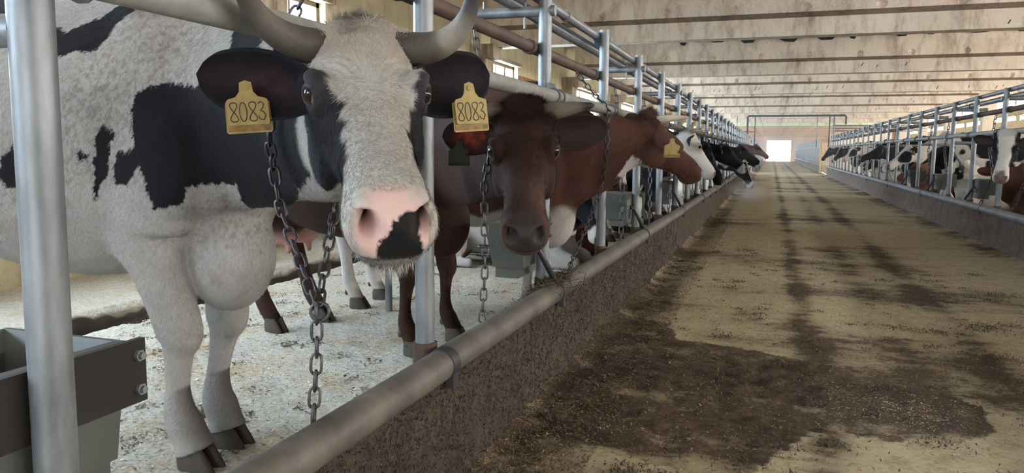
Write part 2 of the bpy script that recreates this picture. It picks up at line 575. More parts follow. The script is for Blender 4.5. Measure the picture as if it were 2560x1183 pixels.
for (y0, y1, z0, z1) in wr:
    window(WALL_R, -1, y0, y1, z0, z1, 4, 1)

# brick infill beside one window
bw = MB(); bw.box(WALL_L - 0.02, WALL_L + 0.012, beam_y(0) + 2.5, beam_y(0) + 4.6, 1.6, 2.62)
bi = struct(bw.build('trim_1', M['brick']), 'patch of mortar behind the orange brick infill', 'wall')
brk = None
for r_ in range(13):
    for c_ in range(8):
        y = beam_y(0) + 2.53 + c_ * 0.262 + (0.131 if r_ % 2 else 0)
        if y + 0.25 > beam_y(0) + 4.62:
            continue
        if brk is None:
            bm_ = MB(); bm_.box(0, 0.014, 0, 0.25, 0, 0.068)
            brk = bm_.build('brick', M['brick'], bi); q = brk
        else:
            q = brk.copy(); COL.objects.link(q)
        q.location = (WALL_L + 0.012, y, 1.61 + r_ * 0.077)

n_ = 0
for k in KB:
    y = beam_y(k)
    if y < BACK_Y:
        continue
    n_ += 1
    c = MB()
    c.box(WALL_L, WALL_L + 0.28, y - 0.22, y + 0.22, 0, 2.90)
    c.box(WALL_L, WALL_L + 0.44, y - 0.24, y + 0.24, 2.66, 2.90)
    struct(c.build('column', M['column']), 'stained concrete column carrying a roof beam at the window wall', 'column')['group'] = 'columns along the window wall'
    c = MB()
    c.box(7.05, 7.45, y - 0.2, y + 0.2, 0, 2.9)
    v = [(6.55, y - 0.2, 2.9), (7.05, y - 0.2, 2.9), (7.05, y - 0.2, 2.35), (6.55, y - 0.2, 2.72)]
    v += [(a, b + 0.4, c_) for a, b, c_ in v]
    c.add(v, [(0, 1, 2, 3), (7, 6, 5, 4), (0, 4, 5, 1), (3, 2, 6, 7), (0, 3, 7, 4), (1, 5, 6, 2)])
    struct(c.build('column', M['column_white']), 'pale column with a bracket beyond the stalls across the aisle', 'column')['group'] = 'columns beyond the stalls across the aisle'

# --- beams
SOCK_D = 1.06
def beam(k):
    y = beam_y(k)
    root = empty('beam', (0, y, 2.87))
    struct(root, 'stepped concrete roof beam spanning the aisle', 'beam')
    root['group'] = 'concrete roof beams'
    mt = M['beam']
    if k == 7:
        mt = M['beam_green']
    elif k > 7:
        mt = M['beam_tan']
    x0, x1 = WALL_L + 0.3, 7.3
    web = MB(); web.box(x0, x1, 0.0, 0.30, 0.0, 0.28)
    web.build('beam_web', mt, root)
    step = 0.022 if k in (0, 1) else (0.035 if k in (2, 3) else 0.6)
    xs_ = grid_axis([(x0, 6.9, step)])
    zs_ = np.linspace(0.34, 0.80, int(max(2, 0.52 / step)) if k <= 3 else 2)
    X, Z = np.meshgrid(xs_, zs_)
    Y = np.full_like(X, -0.11)
    if k <= 3:
        cx = np.round((X - 0.4 - 0.3 * k) / SOCK_D) * SOCK_D + 0.4 + 0.3 * k
        rr = np.hypot(X - cx, Z - 0.41)
        Y = Y + np.where(rr < 0.062, np.sqrt(np.clip(0.062 ** 2 - rr ** 2, 0, None)) * 0.95, 0)
        Y = Y + 0.006 * (fnoise(X, Z, 3, k, 3) - 0.5)
    nx, nz = len(xs_), len(zs_)
    v = np.stack([X, Y, Z], -1).reshape(-1, 3).tolist()
    f = [(i * nx + j, i * nx + j + 1, (i + 1) * nx + j + 1, (i + 1) * nx + j) for i in range(nz - 1) for j in range(nx - 1)]
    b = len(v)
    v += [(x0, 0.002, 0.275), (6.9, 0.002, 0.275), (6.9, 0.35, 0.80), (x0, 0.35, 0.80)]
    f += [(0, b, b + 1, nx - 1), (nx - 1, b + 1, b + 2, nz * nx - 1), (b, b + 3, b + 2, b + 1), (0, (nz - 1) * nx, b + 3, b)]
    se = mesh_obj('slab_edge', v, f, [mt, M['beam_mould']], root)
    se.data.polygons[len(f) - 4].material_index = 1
    # rust scars of the reinforcement on the web
    if 0 <= k <= 5:
        for i in range(3 if k < 2 else 14):
            x = random.uniform(1.5, 6.5) if k < 2 else random.uniform(-3.5, 6.5)
            s = MB(); h = random.uniform(0.05, 0.11); dx = random.choice((0.5, 0.55, -0.4 if k > 3 else 0.5)) * h
            z = random.uniform(0.05, 0.14)
            s.add([(x, -0.004, z), (x + 0.018, -0.004, z), (x + 0.018 + dx, -0.004, z + h), (x + dx, -0.004, z + h),
                   (x, 0.01, z), (x + 0.018, 0.01, z), (x + 0.018 + dx, 0.01, z + h), (x + dx, 0.01, z + h)],
                  [(0, 1, 2, 3), (0, 4, 5, 1), (1, 5, 6, 2), (2, 6, 7, 3), (3, 7, 4, 0)])
            s.build('rust_scar', M['scar'], root)
for k in KB:
    if beam_y(k) < END_Y:
        beam(k)
# ceiling slabs
cl = MB()
cl.box(WALL_L - 0.3, 7.3, BACK_Y, END_Y, 3.66, 3.86)
cl.box(7.3, WALL_R + 0.3, BACK_Y, END_Y, 3.66, 3.86)
struct(cl.build('ceiling', M['beam']), 'underside of the concrete roof slabs', 'ceiling')
# torn sheets hanging in the gap above the beams
for i in range(12):
    x = -3.2 + 0.78 * i + random.uniform(0, 0.2); z0 = 3.66
    d = MB(); w = random.uniform(0.1, 0.5); h = random.uniform(0.03, 0.10); y = beam_y(1) - 0.12 - random.uniform(0.05, 0.25)
    d.add([(x, y, z0), (x + w, y, z0), (x + w * 0.8, y - 0.05, z0 - h), (x + w * 0.3, y - 0.03, z0 - h * random.uniform(0.3, 1.2)), (x, y + 0.02, z0), (x + w, y + 0.02, z0), (x + w * 0.8, y - 0.03, z0 - h), (x + w * 0.3, y - 0.01, z0 - h * 0.8)],
          [(0, 1, 2, 3), (4, 7, 6, 5), (0, 3, 7, 4), (1, 5, 6, 2), (3, 2, 6, 7), (0, 4, 5, 1)])
    tag(d.build('roof_scrap', M['darksteel']), 'torn dark scrap hanging from the roof gap above the second beam', 'scrap', 'scraps in the roof gap')

# --- end wall and gate opening
ew = MB()
DX0, DX1, DZ = -0.62, 2.05, 2.42
ew.box(WALL_L, DX0, END_Y, END_Y + 0.3, 0, 4.2)
ew.box(DX1, WALL_R, END_Y, END_Y + 0.3, 0, 4.2)
ew.box(DX0, DX1, END_Y, END_Y + 0.3, DZ, 4.2)
struct(ew.build('wall_back', M['endwall']), 'pinkish end wall with the bright open gateway', 'wall')
gd = MB(); gd.box(-60, 60, END_Y + 0.3, END_Y + 60, -0.06, -0.01)
struct(gd.build('ground_outside', simple_mat('sunlit_yard', (0.55, 0.55, 0.45), 0.9)), 'sunlit yard beyond the open gateway', 'ground')
bw_ = MB()  # unseen wall; its wide opening is added to let in fill light
bw_.box(WALL_L, -2.2, BACK_Y - 0.3, BACK_Y, 0, 4.2); bw_.box(3.8, WALL_R, BACK_Y - 0.3, BACK_Y, 0, 4.2); bw_.box(-2.2, 3.8, BACK_Y - 0.3, BACK_Y, 3.3, 4.2)
struct(bw_.build('wall_front', M['endwall']), 'end wall behind the photographer with its gate open', 'wall')

# --- fences
def pipe_along(mb, x, y0, y1, z, r, n=12, mi=0):
    mb.tube([(x, y0, z), (x, y1, z)], r, n, mi)

def ubolt(mb, x, y, z, r, axis='y', rr=0.005):
    """u-bolt around a pipe running along y"""
    pts = [(x + (r + rr) * math.cos(a), y, z + (r + rr) * math.sin(a)) for a in np.linspace(0, 2 * PI, 14, endpoint=False)]
    mb.tube(pts, rr, 6, closed=True)

def fence(X, side, k0, k1, ytop, label, arms=True, detail=True, yoff=0.0):
    """side = +1 when the stalls lie towards -x (left row)"""
    yA, yB = post_y(k0) + yoff, post_y(k1) + yoff
    root = empty('stall_fence', (X, yA, 0.42))
    tag(root, label, 'fence')
    pm = MB(); pm.tube([(0, 0, -0.38), (0, 0, ytop - 0.42)], 0.030, 16)
    cm = MB(); cm.tube([(0, 0, -0.05), (0, 0, 0.05)], 0.038, 16)
    first = collar = None
    armp = brk_ = None
    for k in range(k0, k1 + 1):
        y = post_y(k) + yoff - yA
        if first is None:
            first = pm.build('post', M['galv'], root, True, 50); q = first
            collar = cm.build('collar', M['rust'], root, True, 50); c = collar
        else:
            q = first.copy(); COL.objects.link(q)
            c = collar.copy(); COL.objects.link(c)
        q.location = (0, y, 0); c.location = (0, y, 0)
        q.rotation_euler = (random.uniform(-.004, .004), random.uniform(-.004, .004), random.uniform(0, 6))
        if arms and (k - k0) % 2 == 0:
            if armp is None:
                am = MB(); am.tube([(0.045 * side, 0, 1.275), (-0.42 * side, 0, 1.275)], 0.024, 12)
                for xx in (-0.10, -0.30):
                    am.tube([(xx * side, 0, 1.20), (xx * side, 0, 1.33)], 0.006, 6)
                armp = am.build('bracket_arm', M['galv'], root, True, 50); a_ = armp
            else:
                a_ = armp.copy(); COL.objects.link(a_)
            a_.location = (0, y, 0)
    L = yB - yA
    rl = MB(); rl.tube([(0.052 * side, -0.4, 0.89), (0.052 * side, L + 0.2, 0.89)], 0.0295, 14)
    rl.build('rail', M['rail'], root, True, 50)
    if detail:
        um = None
        for k in range(k0, k1 + 1):
            y = post_y(k) + yoff - yA
            if um is None:
                m_ = MB()
                for dy in (-0.045, 0.045):
                    ubolt(m_, 0.052 * side, dy, 0.89, 0.030)
                m_.box(0.03 * side - 0.006, 0.03 * side + 0.006, -0.06, 0.06, 0.915, 0.95)
                um = m_.build('rail_clamp', M['galv'], root, True, 50); q = um
            else:
                q = um.copy(); COL.objects.link(q)
            q.location = (0, y, 0)
    return root
fl_ = fence(XL, 1, 0, 28, 1.80, 'long galvanised stall fence the horned spotted cow pokes her head through')
m_ = MB(); m_.tube([(-0.015, 0, 0.81), (-1.1, -0.05, 0.81)], 0.0235, 14); m_.build('stall_divider', M['galv'], fl_, True, 50)
fr_ = fence(XR, -1, -4, 21, 1.81, 'long galvanised stall fence across the aisle', yoff=10.0912 - post_y(0))
dm_ = None
for k in range(2, 26, 2):
    if dm_ is None:
        m_ = MB(); m_.tube([(0.02, 0, 0.80), (0.42, 0, 0.80), (0.50, 0, 0.77), (1.15, 0, -0.36)], 0.024, 12)
        dm_ = m_.build('stall_divider', M['galv'], fr_, True, 50); q = dm_
    else:
        q = dm_.copy(); COL.objects.link(q)
    q.location = (0, k * POST_D, 0)
fence(XL, 1, 33, 68, 1.80, 'far stall fence on the window side beyond the cross passage', detail=False)
fence(XR, -1, 33, 68, 1.80, 'far stall fence beyond the yellow timber frame', detail=False)

# pipes running along the fences
def long_pipe(name, x, z, r, y0, y1, mat, label, cat, clamps=(), cmat='darksteel', cr=None):
    root = empty(name, (x, y0, z))
    tag(root, label, cat)
    m_ = MB(); m_.tube([(0, 0, 0), (0, y1 - y0, 0)], r, 14)
    m_.build('pipe_run', M[mat], root, True, 50)
    first = None
    for y in clamps:
        if first is None:
            c = MB(); c.tube([(0, -0.02, 0), (0, 0.02, 0)], cr or r * 1.25, 14)
            first = c.build('coupling', M[cmat], root, True, 50); q = first
        else:
            q = first.copy(); COL.objects.link(q)
        q.location = (0, y - y0, 0)
    return root
py = [post_y(k) for k in range(0, 29)]
yR0 = 10.0912 - 4 * POST_D; yR1 = 10.0912 + 21 * POST_D
pyR = [10.0912 + POST_D * k for k in range(-4, 22)]
long_pipe('water_pipe', XL - 0.055, 1.53, 0.027, -1.5, post_y(28), 'rust', 'rusty brown pipe from which the neck chains hang on the window side', 'pipe', [y - 0.07 for y in py], 'rust')
long_pipe('vacuum_pipe', XL - 0.16, 1.74, 0.033, -1.5, post_y(28), 'galv', 'dull grey vacuum pipe on bracket arms over the window-side stalls', 'pipe', [y + 0.45 for y in py[::2]], 'darksteel')
long_pipe('milk_pipe', XL - 0.052, 1.765, 0.024, -1.5, post_y(28), 'galv', 'shiny steel milk pipe along the post tops on the window side', 'pipe', [y + 0.55 for y in py[::2]], 'galv')
long_pipe('water_pipe', XR + 0.055, 1.57, 0.030, yR0, yR1, 'rust', 'rusty brown pipe along the stalls across the aisle', 'pipe', pyR, 'rust')
long_pipe('vacuum_pipe', XR + 0.22, 1.75, 0.033, yR0, yR1, 'galv', 'dull grey vacuum pipe over the stalls across the aisle', 'pipe', pyR[::2], 'darksteel')
long_pipe('milk_pipe', XR + 0.054, 1.795, 0.026, yR0, yR1, 'galv', 'shiny steel milk pipe over the stalls across the aisle', 'pipe', pyR[::3], 'blue')
# blue coupling near the fifth post
bc = MB(); bc.tube([(XL - 0.052, post_y(3) + 0.12, 1.765), (XL - 0.052, post_y(3) + 0.17, 1.765)], 0.045, 16)
for a in np.linspace(0, 2 * PI, 10, endpoint=False):
    bc.tube([(XL - 0.052 + 0.045 * math.cos(a), post_y(3) + 0.118, 1.765 + 0.045 * math.sin(a)), (XL - 0.052 + 0.045 * math.cos(a), post_y(3) + 0.172, 1.765 + 0.045 * math.sin(a))], 0.006, 6)
tag(bc.build('pipe_coupling', M['blue'], None, True, 40), 'ribbed blue plastic coupling on the shiny milk pipe', 'coupling')

def kerb_pipe(x, z, r, joints, y0, y1, label, mat):
    root = empty('kerb_pipe', (x, y0, z))
    tag(root, label, 'pipe')
    pts = [y0] + [j for j in joints if y0 < j < y1] + [y1]
    for a, b in zip(pts[:-1], pts[1:]):
        dr = random.uniform(-0.003, 0.003)
        m_ = MB(); m_.tube([(random.uniform(-.006, .006), a - y0 + 0.004, dr), (random.uniform(-.006, .006), b - y0 - 0.004, -dr)], r, 20)
        m_.build('pipe_segment', mat, root, True, 50)
    cm = None
    for j in joints:
        if not y0 < j < y1:
            continue
        if cm is None:
            c = MB(); c.tube([(0, -0.025, 0), (0, 0.025, 0)], r * 1.06, 20)
            c.box(-r * 0.9 if x > 0 else r * 0.4, -r * 0.4 if x > 0 else r * 0.9, -0.02, 0.02, -r * 1.5, 0)
            cm = c.build('pipe_clamp', M['darksteel'], root, True, 50); q = cm
        else:
            q = cm.copy(); COL.objects.link(q)
        q.location = (0, j - y0, 0)
    return root
kerb_pipe(-0.925, 0.415, 0.047, [post_y(k) - 0.03 for k in range(1, 29, 1) if k not in (3, 5, 7)], -1.0, GAP0, 'long worn grey plastic pipe capping the kerb before the turned-head cows', M['kerbpipe'])
M['kerbpipe2'] = simple_mat('blue_grey_pipe', (0.24, 0.26, 0.29), 0.5, 0, 0.5, 5, 0.05)
kerb_pipe(2.42, 0.41, 0.046, [10.0912 + POST_D * k + 0.35 for k in range(-3, 22, 3)], 5.0, GAP0, 'long worn blue-grey pipe capping the kerb across the aisle', M['kerbpipe2'])
kerb_pipe(-0.925, 0.415, 0.047, [], GAP1, END_Y - 5, 'far pale kerb pipe beyond the cross passage, on the window side', M['galv'])
kerb_pipe(2.42, 0.41, 0.046, [], GAP1, END_Y - 5, 'far pale kerb pipe beyond the yellow timber frame', M['galv'])

# --- chains
LINK = {}
def link_mesh(length=0.040, width=0.0215, r=0.0036):
    key = (length, width, r)
    if key not in LINK:
        pts = []
        a = length / 2 - width / 2
        for t in np.linspace(-PI / 2, PI / 2, 6):
            pts.append((width / 2 * math.sin(t), 0, a + width / 2 * math.cos(t)))
        for t in np.linspace(PI / 2, 3 * PI / 2, 6):
            pts.append((width / 2 * math.sin(t), 0, -a + width / 2 * math.cos(t)))
        m_ = MB(); m_.tube(pts, r, 6, closed=True)
        o_ = m_.build('link', M['chain'], None, True)
        LINK[key] = o_.data
        bpy.data.objects.remove(o_)
    return LINK[key]

def chain(pathlist, label, length=0.047, width=0.023, r=0.0036, group=None, rings=(), name='tether_chain'):
    p0 = Vector(pathlist[0][0])
    root = empty(name, p0)
    tag(root, label, 'chain', group)
    me = link_mesh(length, width, r)
    pitch = length - 2.1 * r
    for path in pathlist:
        P = [Vector(p) for p in path]
        # resample
        d = [0.0]
        for a, b in zip(P[:-1], P[1:]):
            d.append(d[-1] + (b - a).length)
        n = max(1, int(round(d[-1] / pitch)))
        pos = []
        for i in range(n + 1):
            s = d[-1] * i / n
            j = max(0, min(len(d) - 2, int(np.searchsorted(d, s)) - 1))
            f = (s - d[j]) / max(1e-9, d[j + 1] - d[j])
            pos.append(P[j].lerp(P[j + 1], f))
        for i in range(n):
            a, b = pos[i], pos[i + 1]
            z = (b - a).normalized()
            ref = Vector((0.35, 0.94, 0)) if abs(z.y) < 0.9 else Vector((1, 0, 0))
            x = ref.cross(z).normalized(); y = z.cross(x)
            ang = PI / 4 + (PI / 2 if i % 2 else 0) + random.uniform(-.15, .15)
            x2 = x * math.cos(ang) + y * math.sin(ang); y2 = z.cross(x2)
            c = (a + b) / 2 - p0
            q = bpy.data.objects.new('link', me); COL.objects.link(q); q.parent = root
            q.matrix_local = Matrix(((x2.x, y2.x, z.x, c.x), (x2.y, y2.y, z.y, c.y), (x2.z, y2.z, z.z, c.z), (0, 0, 0, 1)))
    for (c, nrm, R, rr) in rings:
        nz = Vector(nrm).normalized(); nx = nz.orthogonal().normalized(); ny = nz.cross(nx)
        m_ = MB(); m_.tube([Vector(c) - p0 + (nx * math.cos(a) + ny * math.sin(a)) * R for a in np.linspace(0, 2 * PI, 20, endpoint=False)], rr, 8, closed=True)
        m_.build('ring', M['chain'], root, True)
    return root

# --- drinkers
M['drinker_dark'] = simple_mat('dark_enamel', (0.018, 0.015, 0.013), 0.8, 0.0, 0.5, 6, 0.05)
M['drinker_grey'] = simple_mat('grey_green_enamel', (0.10, 0.108, 0.10), 0.45, 0.1, 0.35, 5, 0.05)
def drinker(X, side, y, label, dark=True, bar=True, z=0.735, deep=0.34):
    """trough bolted on the stall side of a post; front board faces the aisle"""
    root = empty('water_trough', (X + 0.022 * side, y, z))
    tag(root, label, 'trough')
    s = side
    b = MB(); b.box(min(-0.062 * s, -0.050 * s), max(-0.062 * s, -0.050 * s), -0.24, 0.23, -0.112, 0.0)
    b.build('front_board', M['drinker_dark' if dark else 'drinker_grey'], root)
    bo = None
    for yy in (-0.215, 0.213):
        for zz in (-0.028, -0.088):
            if bo is None:
                m_ = MB(); m_.tube([(0, 0, 0), (0.007, 0, 0)], 0.0105, 6); m_.tube([(0.007, 0, 0), (0.013, 0, 0)], 0.0065, 8)
                bo = m_.build('bolt', M['galv'], root); q = bo
            else:
                q = bo.copy(); COL.objects.link(q)
            q.location = (-0.050 * s, yy, zz)
            q.rotation_euler = (0, 0, 0 if s > 0 else PI)
    # open bowl: outer and inner shells
    m_ = MB()
    def rect(x0, x1, y0, y1, zz):
        return [(x0, y0, zz), (x1, y0, zz), (x1, y1, zz), (x0, y1, zz)]
    xa, xb = -0.062 * s, -deep * s
    lo, hi = min(xa, xb), max(xa, xb)
    rings = [rect(lo + .03, hi - .0, -0.17, 0.17, -0.20), rect(lo, hi, -0.20, 0.20, 0.0), rect(lo + 0.012, hi - 0.012, -0.185, 0.185, 0.002), rect(lo + 0.06, hi - 0.03, -0.14, 0.14, -0.17)]
    v = [p for r_ in rings for p in r_]
    f = [(3, 2, 1, 0)]
    for i in range(3):
        for j in range(4):
            f.append((i * 4 + j, i * 4 + (j + 1) % 4, (i + 1) * 4 + (j + 1) % 4, (i + 1) * 4 + j))
    f.append((12, 13, 14, 15))
    m_.add(v, f)
    m_.build('bowl', M['drinker_grey'], root)
    wtr = MB(); wtr.box(lo + 0.035, hi - 0.02, -0.165, 0.165, -0.09, -0.085)
    wm, nt_, pp = newmat('trough_water') if 'twater' not in M else (M['twater'], None, None)
    if 'twater' not in M:
        t_ = NT(nt_)
        t_.l(t_.ramp(t_.noise(t_.coord(), 8), [(0.3, (0.02, 0.03, 0.03)), (0.7, (0.05, 0.06, 0.055))]), pp.inputs['Base Color'])
        pp.inputs['Roughness'].default_value = 0.05
        M['twater'] = wm
    wtr.build('water', M['twater'], root)
    lb = MB(); lb.box(min(-0.09 * s, -0.20 * s), max(-0.09 * s, -0.20 * s), -0.16, 0.18, -0.25, -0.112)
    lb.build('lower_box', M['drinker_grey'], root)
    if bar:
        br = MB(); br.tube([(-0.05 * s, -0.10, -0.10), (-0.02 * s, -0.08, -0.12), (0.045 * s, -0.03, -0.268)], 0.014, 10)
        br.build('supply_pipe', M['darksteel'], root, True)
    return root
drinker(XL, 1, post_y(0) - 0.02, 'dark board-fronted water trough with two hex bolts before the spotted cow', True, False)
drinker(XL, 1, post_y(2), 'grey water trough behind the muzzle of the dark brown cow', False, deep=0.24)
drinker(XL, 1, post_y(4), 'grey-green water trough beyond the brown and white cow with a supply pipe', False)
drinker(XL, 1, post_y(6), 'grey-green water trough before the black cow with lowered head', False)
for k, lb in ((-1, 'grey-green water trough nearest the white-faced frontal cow across the aisle'), (1, 'grey-green water trough before the lying brown cow across the aisle'),
              (3, 'grey-green water trough beside the lying spotted cow across the aisle'), (5, 'grey-green water trough under the muzzle of the spotted profile cow across the aisle')):
    drinker(XR, -1, 10.0912 + POST_D * k, lb, False)

# --- pipes over the cross passage, yellow frame
op = empty('overhead_pipe', (-1.2, 39.6, 1.8))
tag(op, 'dark pipework bridging the cross passage under the beams', 'pipe')
m_ = MB(); m_.tube([(0, 0, -1.76), (0, 0, 0.98), (0.05, 0, 1.02), (4.4, 0, 1.02), (4.45, 0, 0.95), (4.45, 0, 0.6)], 0.05, 10); m_.build('pipe_run', M['darksteel'], op, True, 50)
for (x, d_) in ((-0.5, 0.02), (0.35, 0.025), (3.2, 0.02), (3.75, 0.03), (3.95, 0.04)):
    m_ = MB(); m_.tube([(x, 0.1, -0.5), (x, 0.1, 1.05)], d_, 8); m_.build('drop_pipe', M['galv' if x in (-0.5, 3.95, 3.2) else 'darksteel'], op, True)
m_ = MB(); m_.tube([(-0.5, 0.1, 0.25), (0.35, 0.1, 0.25)], 0.02, 8); m_.build('cross_pipe', M['darksteel'], op, True)
for i, z in enumerate((0.3, 0.42, 0.55)):
    m_ = MB(); m_.tube([(3.9, 0.3, z), (8.0, 0.6, z)], 0.03, 8); m_.build('side_pipe', M['galv'], op, True)
yg = empty('timber_frame', (2.38, 42.40, 0))
tag(yg, 'yellow timber frame at the cross passage', 'frame')
for x in (0.0, 0.45):
    m_ = MB(); m_.box(x - 0.05, x + 0.05, -0.05, 0.05, -0.02, 1.75); m_.build('upright', M['yellow_wood'], yg)
for z in (0.35, 1.0, 1.65):
    m_ = MB(); m_.box(0, 0.45, -0.03, 0.03, z - 0.04, z + 0.04); m_.build('rung', M['yellow_wood'], yg)

# a low stall post behind the cows and dung pats
sp = MB(); sp.tube([(0, 0, 0), (0, 0, 0.44)], 0.022, 12)
so = sp.build('stall_post', M['galv'], None, True, 50); so.location = (-2.245, 4.22, STALL_Z - 0.01)
tag(so, 'thin speckled stall post standing in the sawdust behind the brown cows', 'post')

def scatter(name, n, pos_fn, size, cols, seed, flat=0.5, label=None, cat=None, aspect=3.0, parent=None):
    """many small chips or straws in one mesh"""
    r = np.random.default_rng(seed)
    p = pos_fn(r, n)
    L = size[0] + (size[1] - size[0]) * r.random(n) ** 2
    a = r.random(n) * 2 * PI
    el = (r.random(n) - 0.5) * flat
    d = np.stack([np.cos(a) * np.cos(el), np.sin(a) * np.cos(el), np.sin(el)], 1)
    s = np.stack([-np.sin(a), np.cos(a), (r.random(n) - 0.5) * flat], 1)
    w = L / aspect
    c0 = p - d * L[:, None] / 2; c1 = p + d * L[:, None] / 2
    v = np.stack([c0 - s * w[:, None] * 0.5, c0 + s * w[:, None] * 0.3, c1 + s * w[:, None] * 0.5, c1 - s * w[:, None] * 0.2], 1)
    v[:, :, 2] += 0.002
    v = v.reshape(-1, 3)
    m = bpy.data.meshes.new(name)
    m.vertices.add(4 * n); m.vertices.foreach_set('co', v.astype(np.float32).ravel())
    m.loops.add(4 * n); m.loops.foreach_set('vertex_index', np.arange(4 * n, dtype=np.int32))
    m.polygons.add(n); m.polygons.foreach_set('loop_start', np.arange(0, 4 * n, 4, dtype=np.int32)); m.polygons.foreach_set('loop_total', np.full(n, 4, np.int32))
    m.update()
    C = np.array(cols)[r.integers(0, len(cols), n)] * (0.7 + 0.6 * r.random((n, 1)))
    at = m.attributes.new('coat', 'FLOAT_COLOR', 'POINT')
    rg = np.ones((4 * n, 4), np.float32); rg[:, :3] = np.repeat(C, 4, axis=0)
    at.data.foreach_set('color', rg.ravel())
    o = link(name, m, M['chips'], parent)
    if parent is None:
        tag(o, label, cat, kind='stuff')
    else:
        o['kind'] = 'stuff'
    return o
_m, _nt, _p = newmat('chips')
_t = NT(_nt)
_a = _t.n('ShaderNodeAttribute', attribute_name='coat')
_mx = _t.mix(_t.noise(_t.coord(), 30), _a.outputs['Color'], (0.1, 0.08, 0.06))
_t.l(_t.mix(0.25, _a.outputs['Color'], _mx), _p.inputs['Base Color'])
_p.inputs['Roughness'].default_value = 0.9
M['chips'] = _m

def pos_stall(r, n):
    y = 0.6 + 8.4 * r.random(n) ** 1.6
    x = -0.99 - 2.5 * r.random(n)
    return np.stack([x, y, stall_z(x, y)], 1)
scatter('sawdust', 60000, pos_stall, (0.004, 0.016), [(0.66, 0.62, 0.52), (0.58, 0.51, 0.40), (0.50, 0.40, 0.27), (0.70, 0.67, 0.60), (0.34, 0.25, 0.15)], 3, 0.9, 'pale wood shavings strewn over the stall floor', 'sawdust', 1.8)
def pos_clump(r, n):
    k = 260
    c = np.stack([-1.1 - 2.35 * r.random(k), 0.7 + 6.5 * r.random(k) ** 1.4], 1)
    i = r.integers(0, k, n)
    x = c[i, 0] + 0.035 * r.normal(size=n); y = c[i, 1] + 0.03 * r.normal(size=n)
    x = np.clip(x, -3.45, -1.09)
    return np.stack([x, y, stall_z(x, y) + 0.004], 1)
scatter('dung_crumbs', 9000, pos_clump, (0.004, 0.02), [(0.10, 0.08, 0.06), (0.16, 0.12, 0.08), (0.22, 0.17, 0.11)], 4, 1.2, 'dark crumbs of dung and straw scattered over the sawdust', 'dung crumbs', 1.6)
def pos_aisle(r, n):
    y = 1.6 + 12 * r.random(n) ** 1.9
    x = -0.9 + 3.25 * r.random(n) ** 1.35
    z = aisle_z(x, y)
    d = aisle_dirt_shade(x, y)
    keep = r.random(n) < np.clip(0.25 + d * 1.1, 0.1, 1)
    x = np.where(keep, x, -0.9 + 0.35 * r.random(n)); z = aisle_z(x, y)
    return np.stack([x, y, z + 0.002], 1)
scatter('feed_crumbs', 110000, pos_aisle, (0.003, 0.014), [(0.05, 0.036, 0.024), (0.09, 0.065, 0.04), (0.14, 0.10, 0.06), (0.22, 0.165, 0.09), (0.34, 0.27, 0.15)], 5, 1.3, 'dark feed crumbs and muck strewn over the aisle floor', 'feed crumbs', 2.4)
scatter('straw', 2600, pos_aisle, (0.02, 0.075), [(0.34, 0.27, 0.15), (0.24, 0.18, 0.09), (0.42, 0.35, 0.22), (0.12, 0.085, 0.05)], 6, 0.5, 'loose straw stalks lying on the aisle floor', 'straw', 22)
def pos_grain(r, n):
    x = 0.55 + 0.22 * r.normal(size=n) * 0.7; y = 3.42 + 0.14 * r.normal(size=n)
    return np.stack([x, y, aisle_z(x, y) + 0.003], 1)
scatter('grain', 900, pos_grain, (0.005, 0.010), [(0.42, 0.36, 0.27), (0.5, 0.45, 0.36)], 8, 0.6, 'pale grains spilled on the dark wet patch of the aisle', 'grain', 2.0)
def pos_clod(r, n):
    k = 240
    cy = 2.1 + 7 * r.random(k) ** 1.5; cx = -0.85 + 2.6 * r.random(k) ** 1.7
    sz = 0.25 + 1.1 * r.random(k) ** 3
    w = sz ** 2
    i = r.choice(k, n, p=w / w.sum())
    q = np.abs(r.normal(size=n)) * 0.018 * sz[i]
    x = cx[i] + 0.06 * sz[i] * r.normal(size=n); y = cy[i] + 0.045 * sz[i] * r.normal(size=n)
    return np.stack([np.clip(x, -0.9, 2.3), y, aisle_z(x, y) + q * 0.7], 1)
scatter('muck', 24000, pos_clod, (0.004, 0.014), [(0.035, 0.025, 0.017), (0.06, 0.043, 0.028), (0.10, 0.075, 0.045)], 9, 2.0, 'small heaps of dark fibrous muck on the aisle floor', 'muck', 2.2)
def pos_kerb(r, n):
    y = 1.2 + 7 * r.random(n) ** 1.5; z = 0.02 + 0.37 * r.random(n)
    D = 0.035 * (fnoise(y, z, 5, 3, 4) - 0.5) + 0.022 * (fnoise(y, z, 22, 4, 3) - 0.5) + 0.035 * np.clip((0.10 - z) / 0.1, 0, 1)
    return np.stack([-0.925 + D + 0.002, y, z - 0.002], 1)
scatter('caked_straw', 45000, pos_kerb, (0.003, 0.013), [(0.05, 0.036, 0.025), (0.075, 0.055, 0.037), (0.11, 0.084, 0.056), (0.032, 0.024, 0.017)], 10, 3.0, 'straw and muck caked on the kerb face by the kerb pipe', 'caked straw', 3.0)
def pos_wisp(r, n):
    y = post_y(2) + 0.02 + 0.12 * r.normal(size=n); x = -0.965 + 0.05 * r.normal(size=n)
    z = 0.445 + 0.025 * r.random(n) - 0.9 * np.clip(np.abs(x + 0.94) - 0.03, 0, 1)
    return np.stack([x, y, z], 1)
scatter('hay_wisp', 2200, pos_wisp, (0.02, 0.09), [(0.10, 0.075, 0.045), (0.17, 0.13, 0.075), (0.06, 0.045, 0.03)], 11, 1.6, 'tangle of dark hay caught on the kerb pipe under the dark brown cow', 'hay', 20)

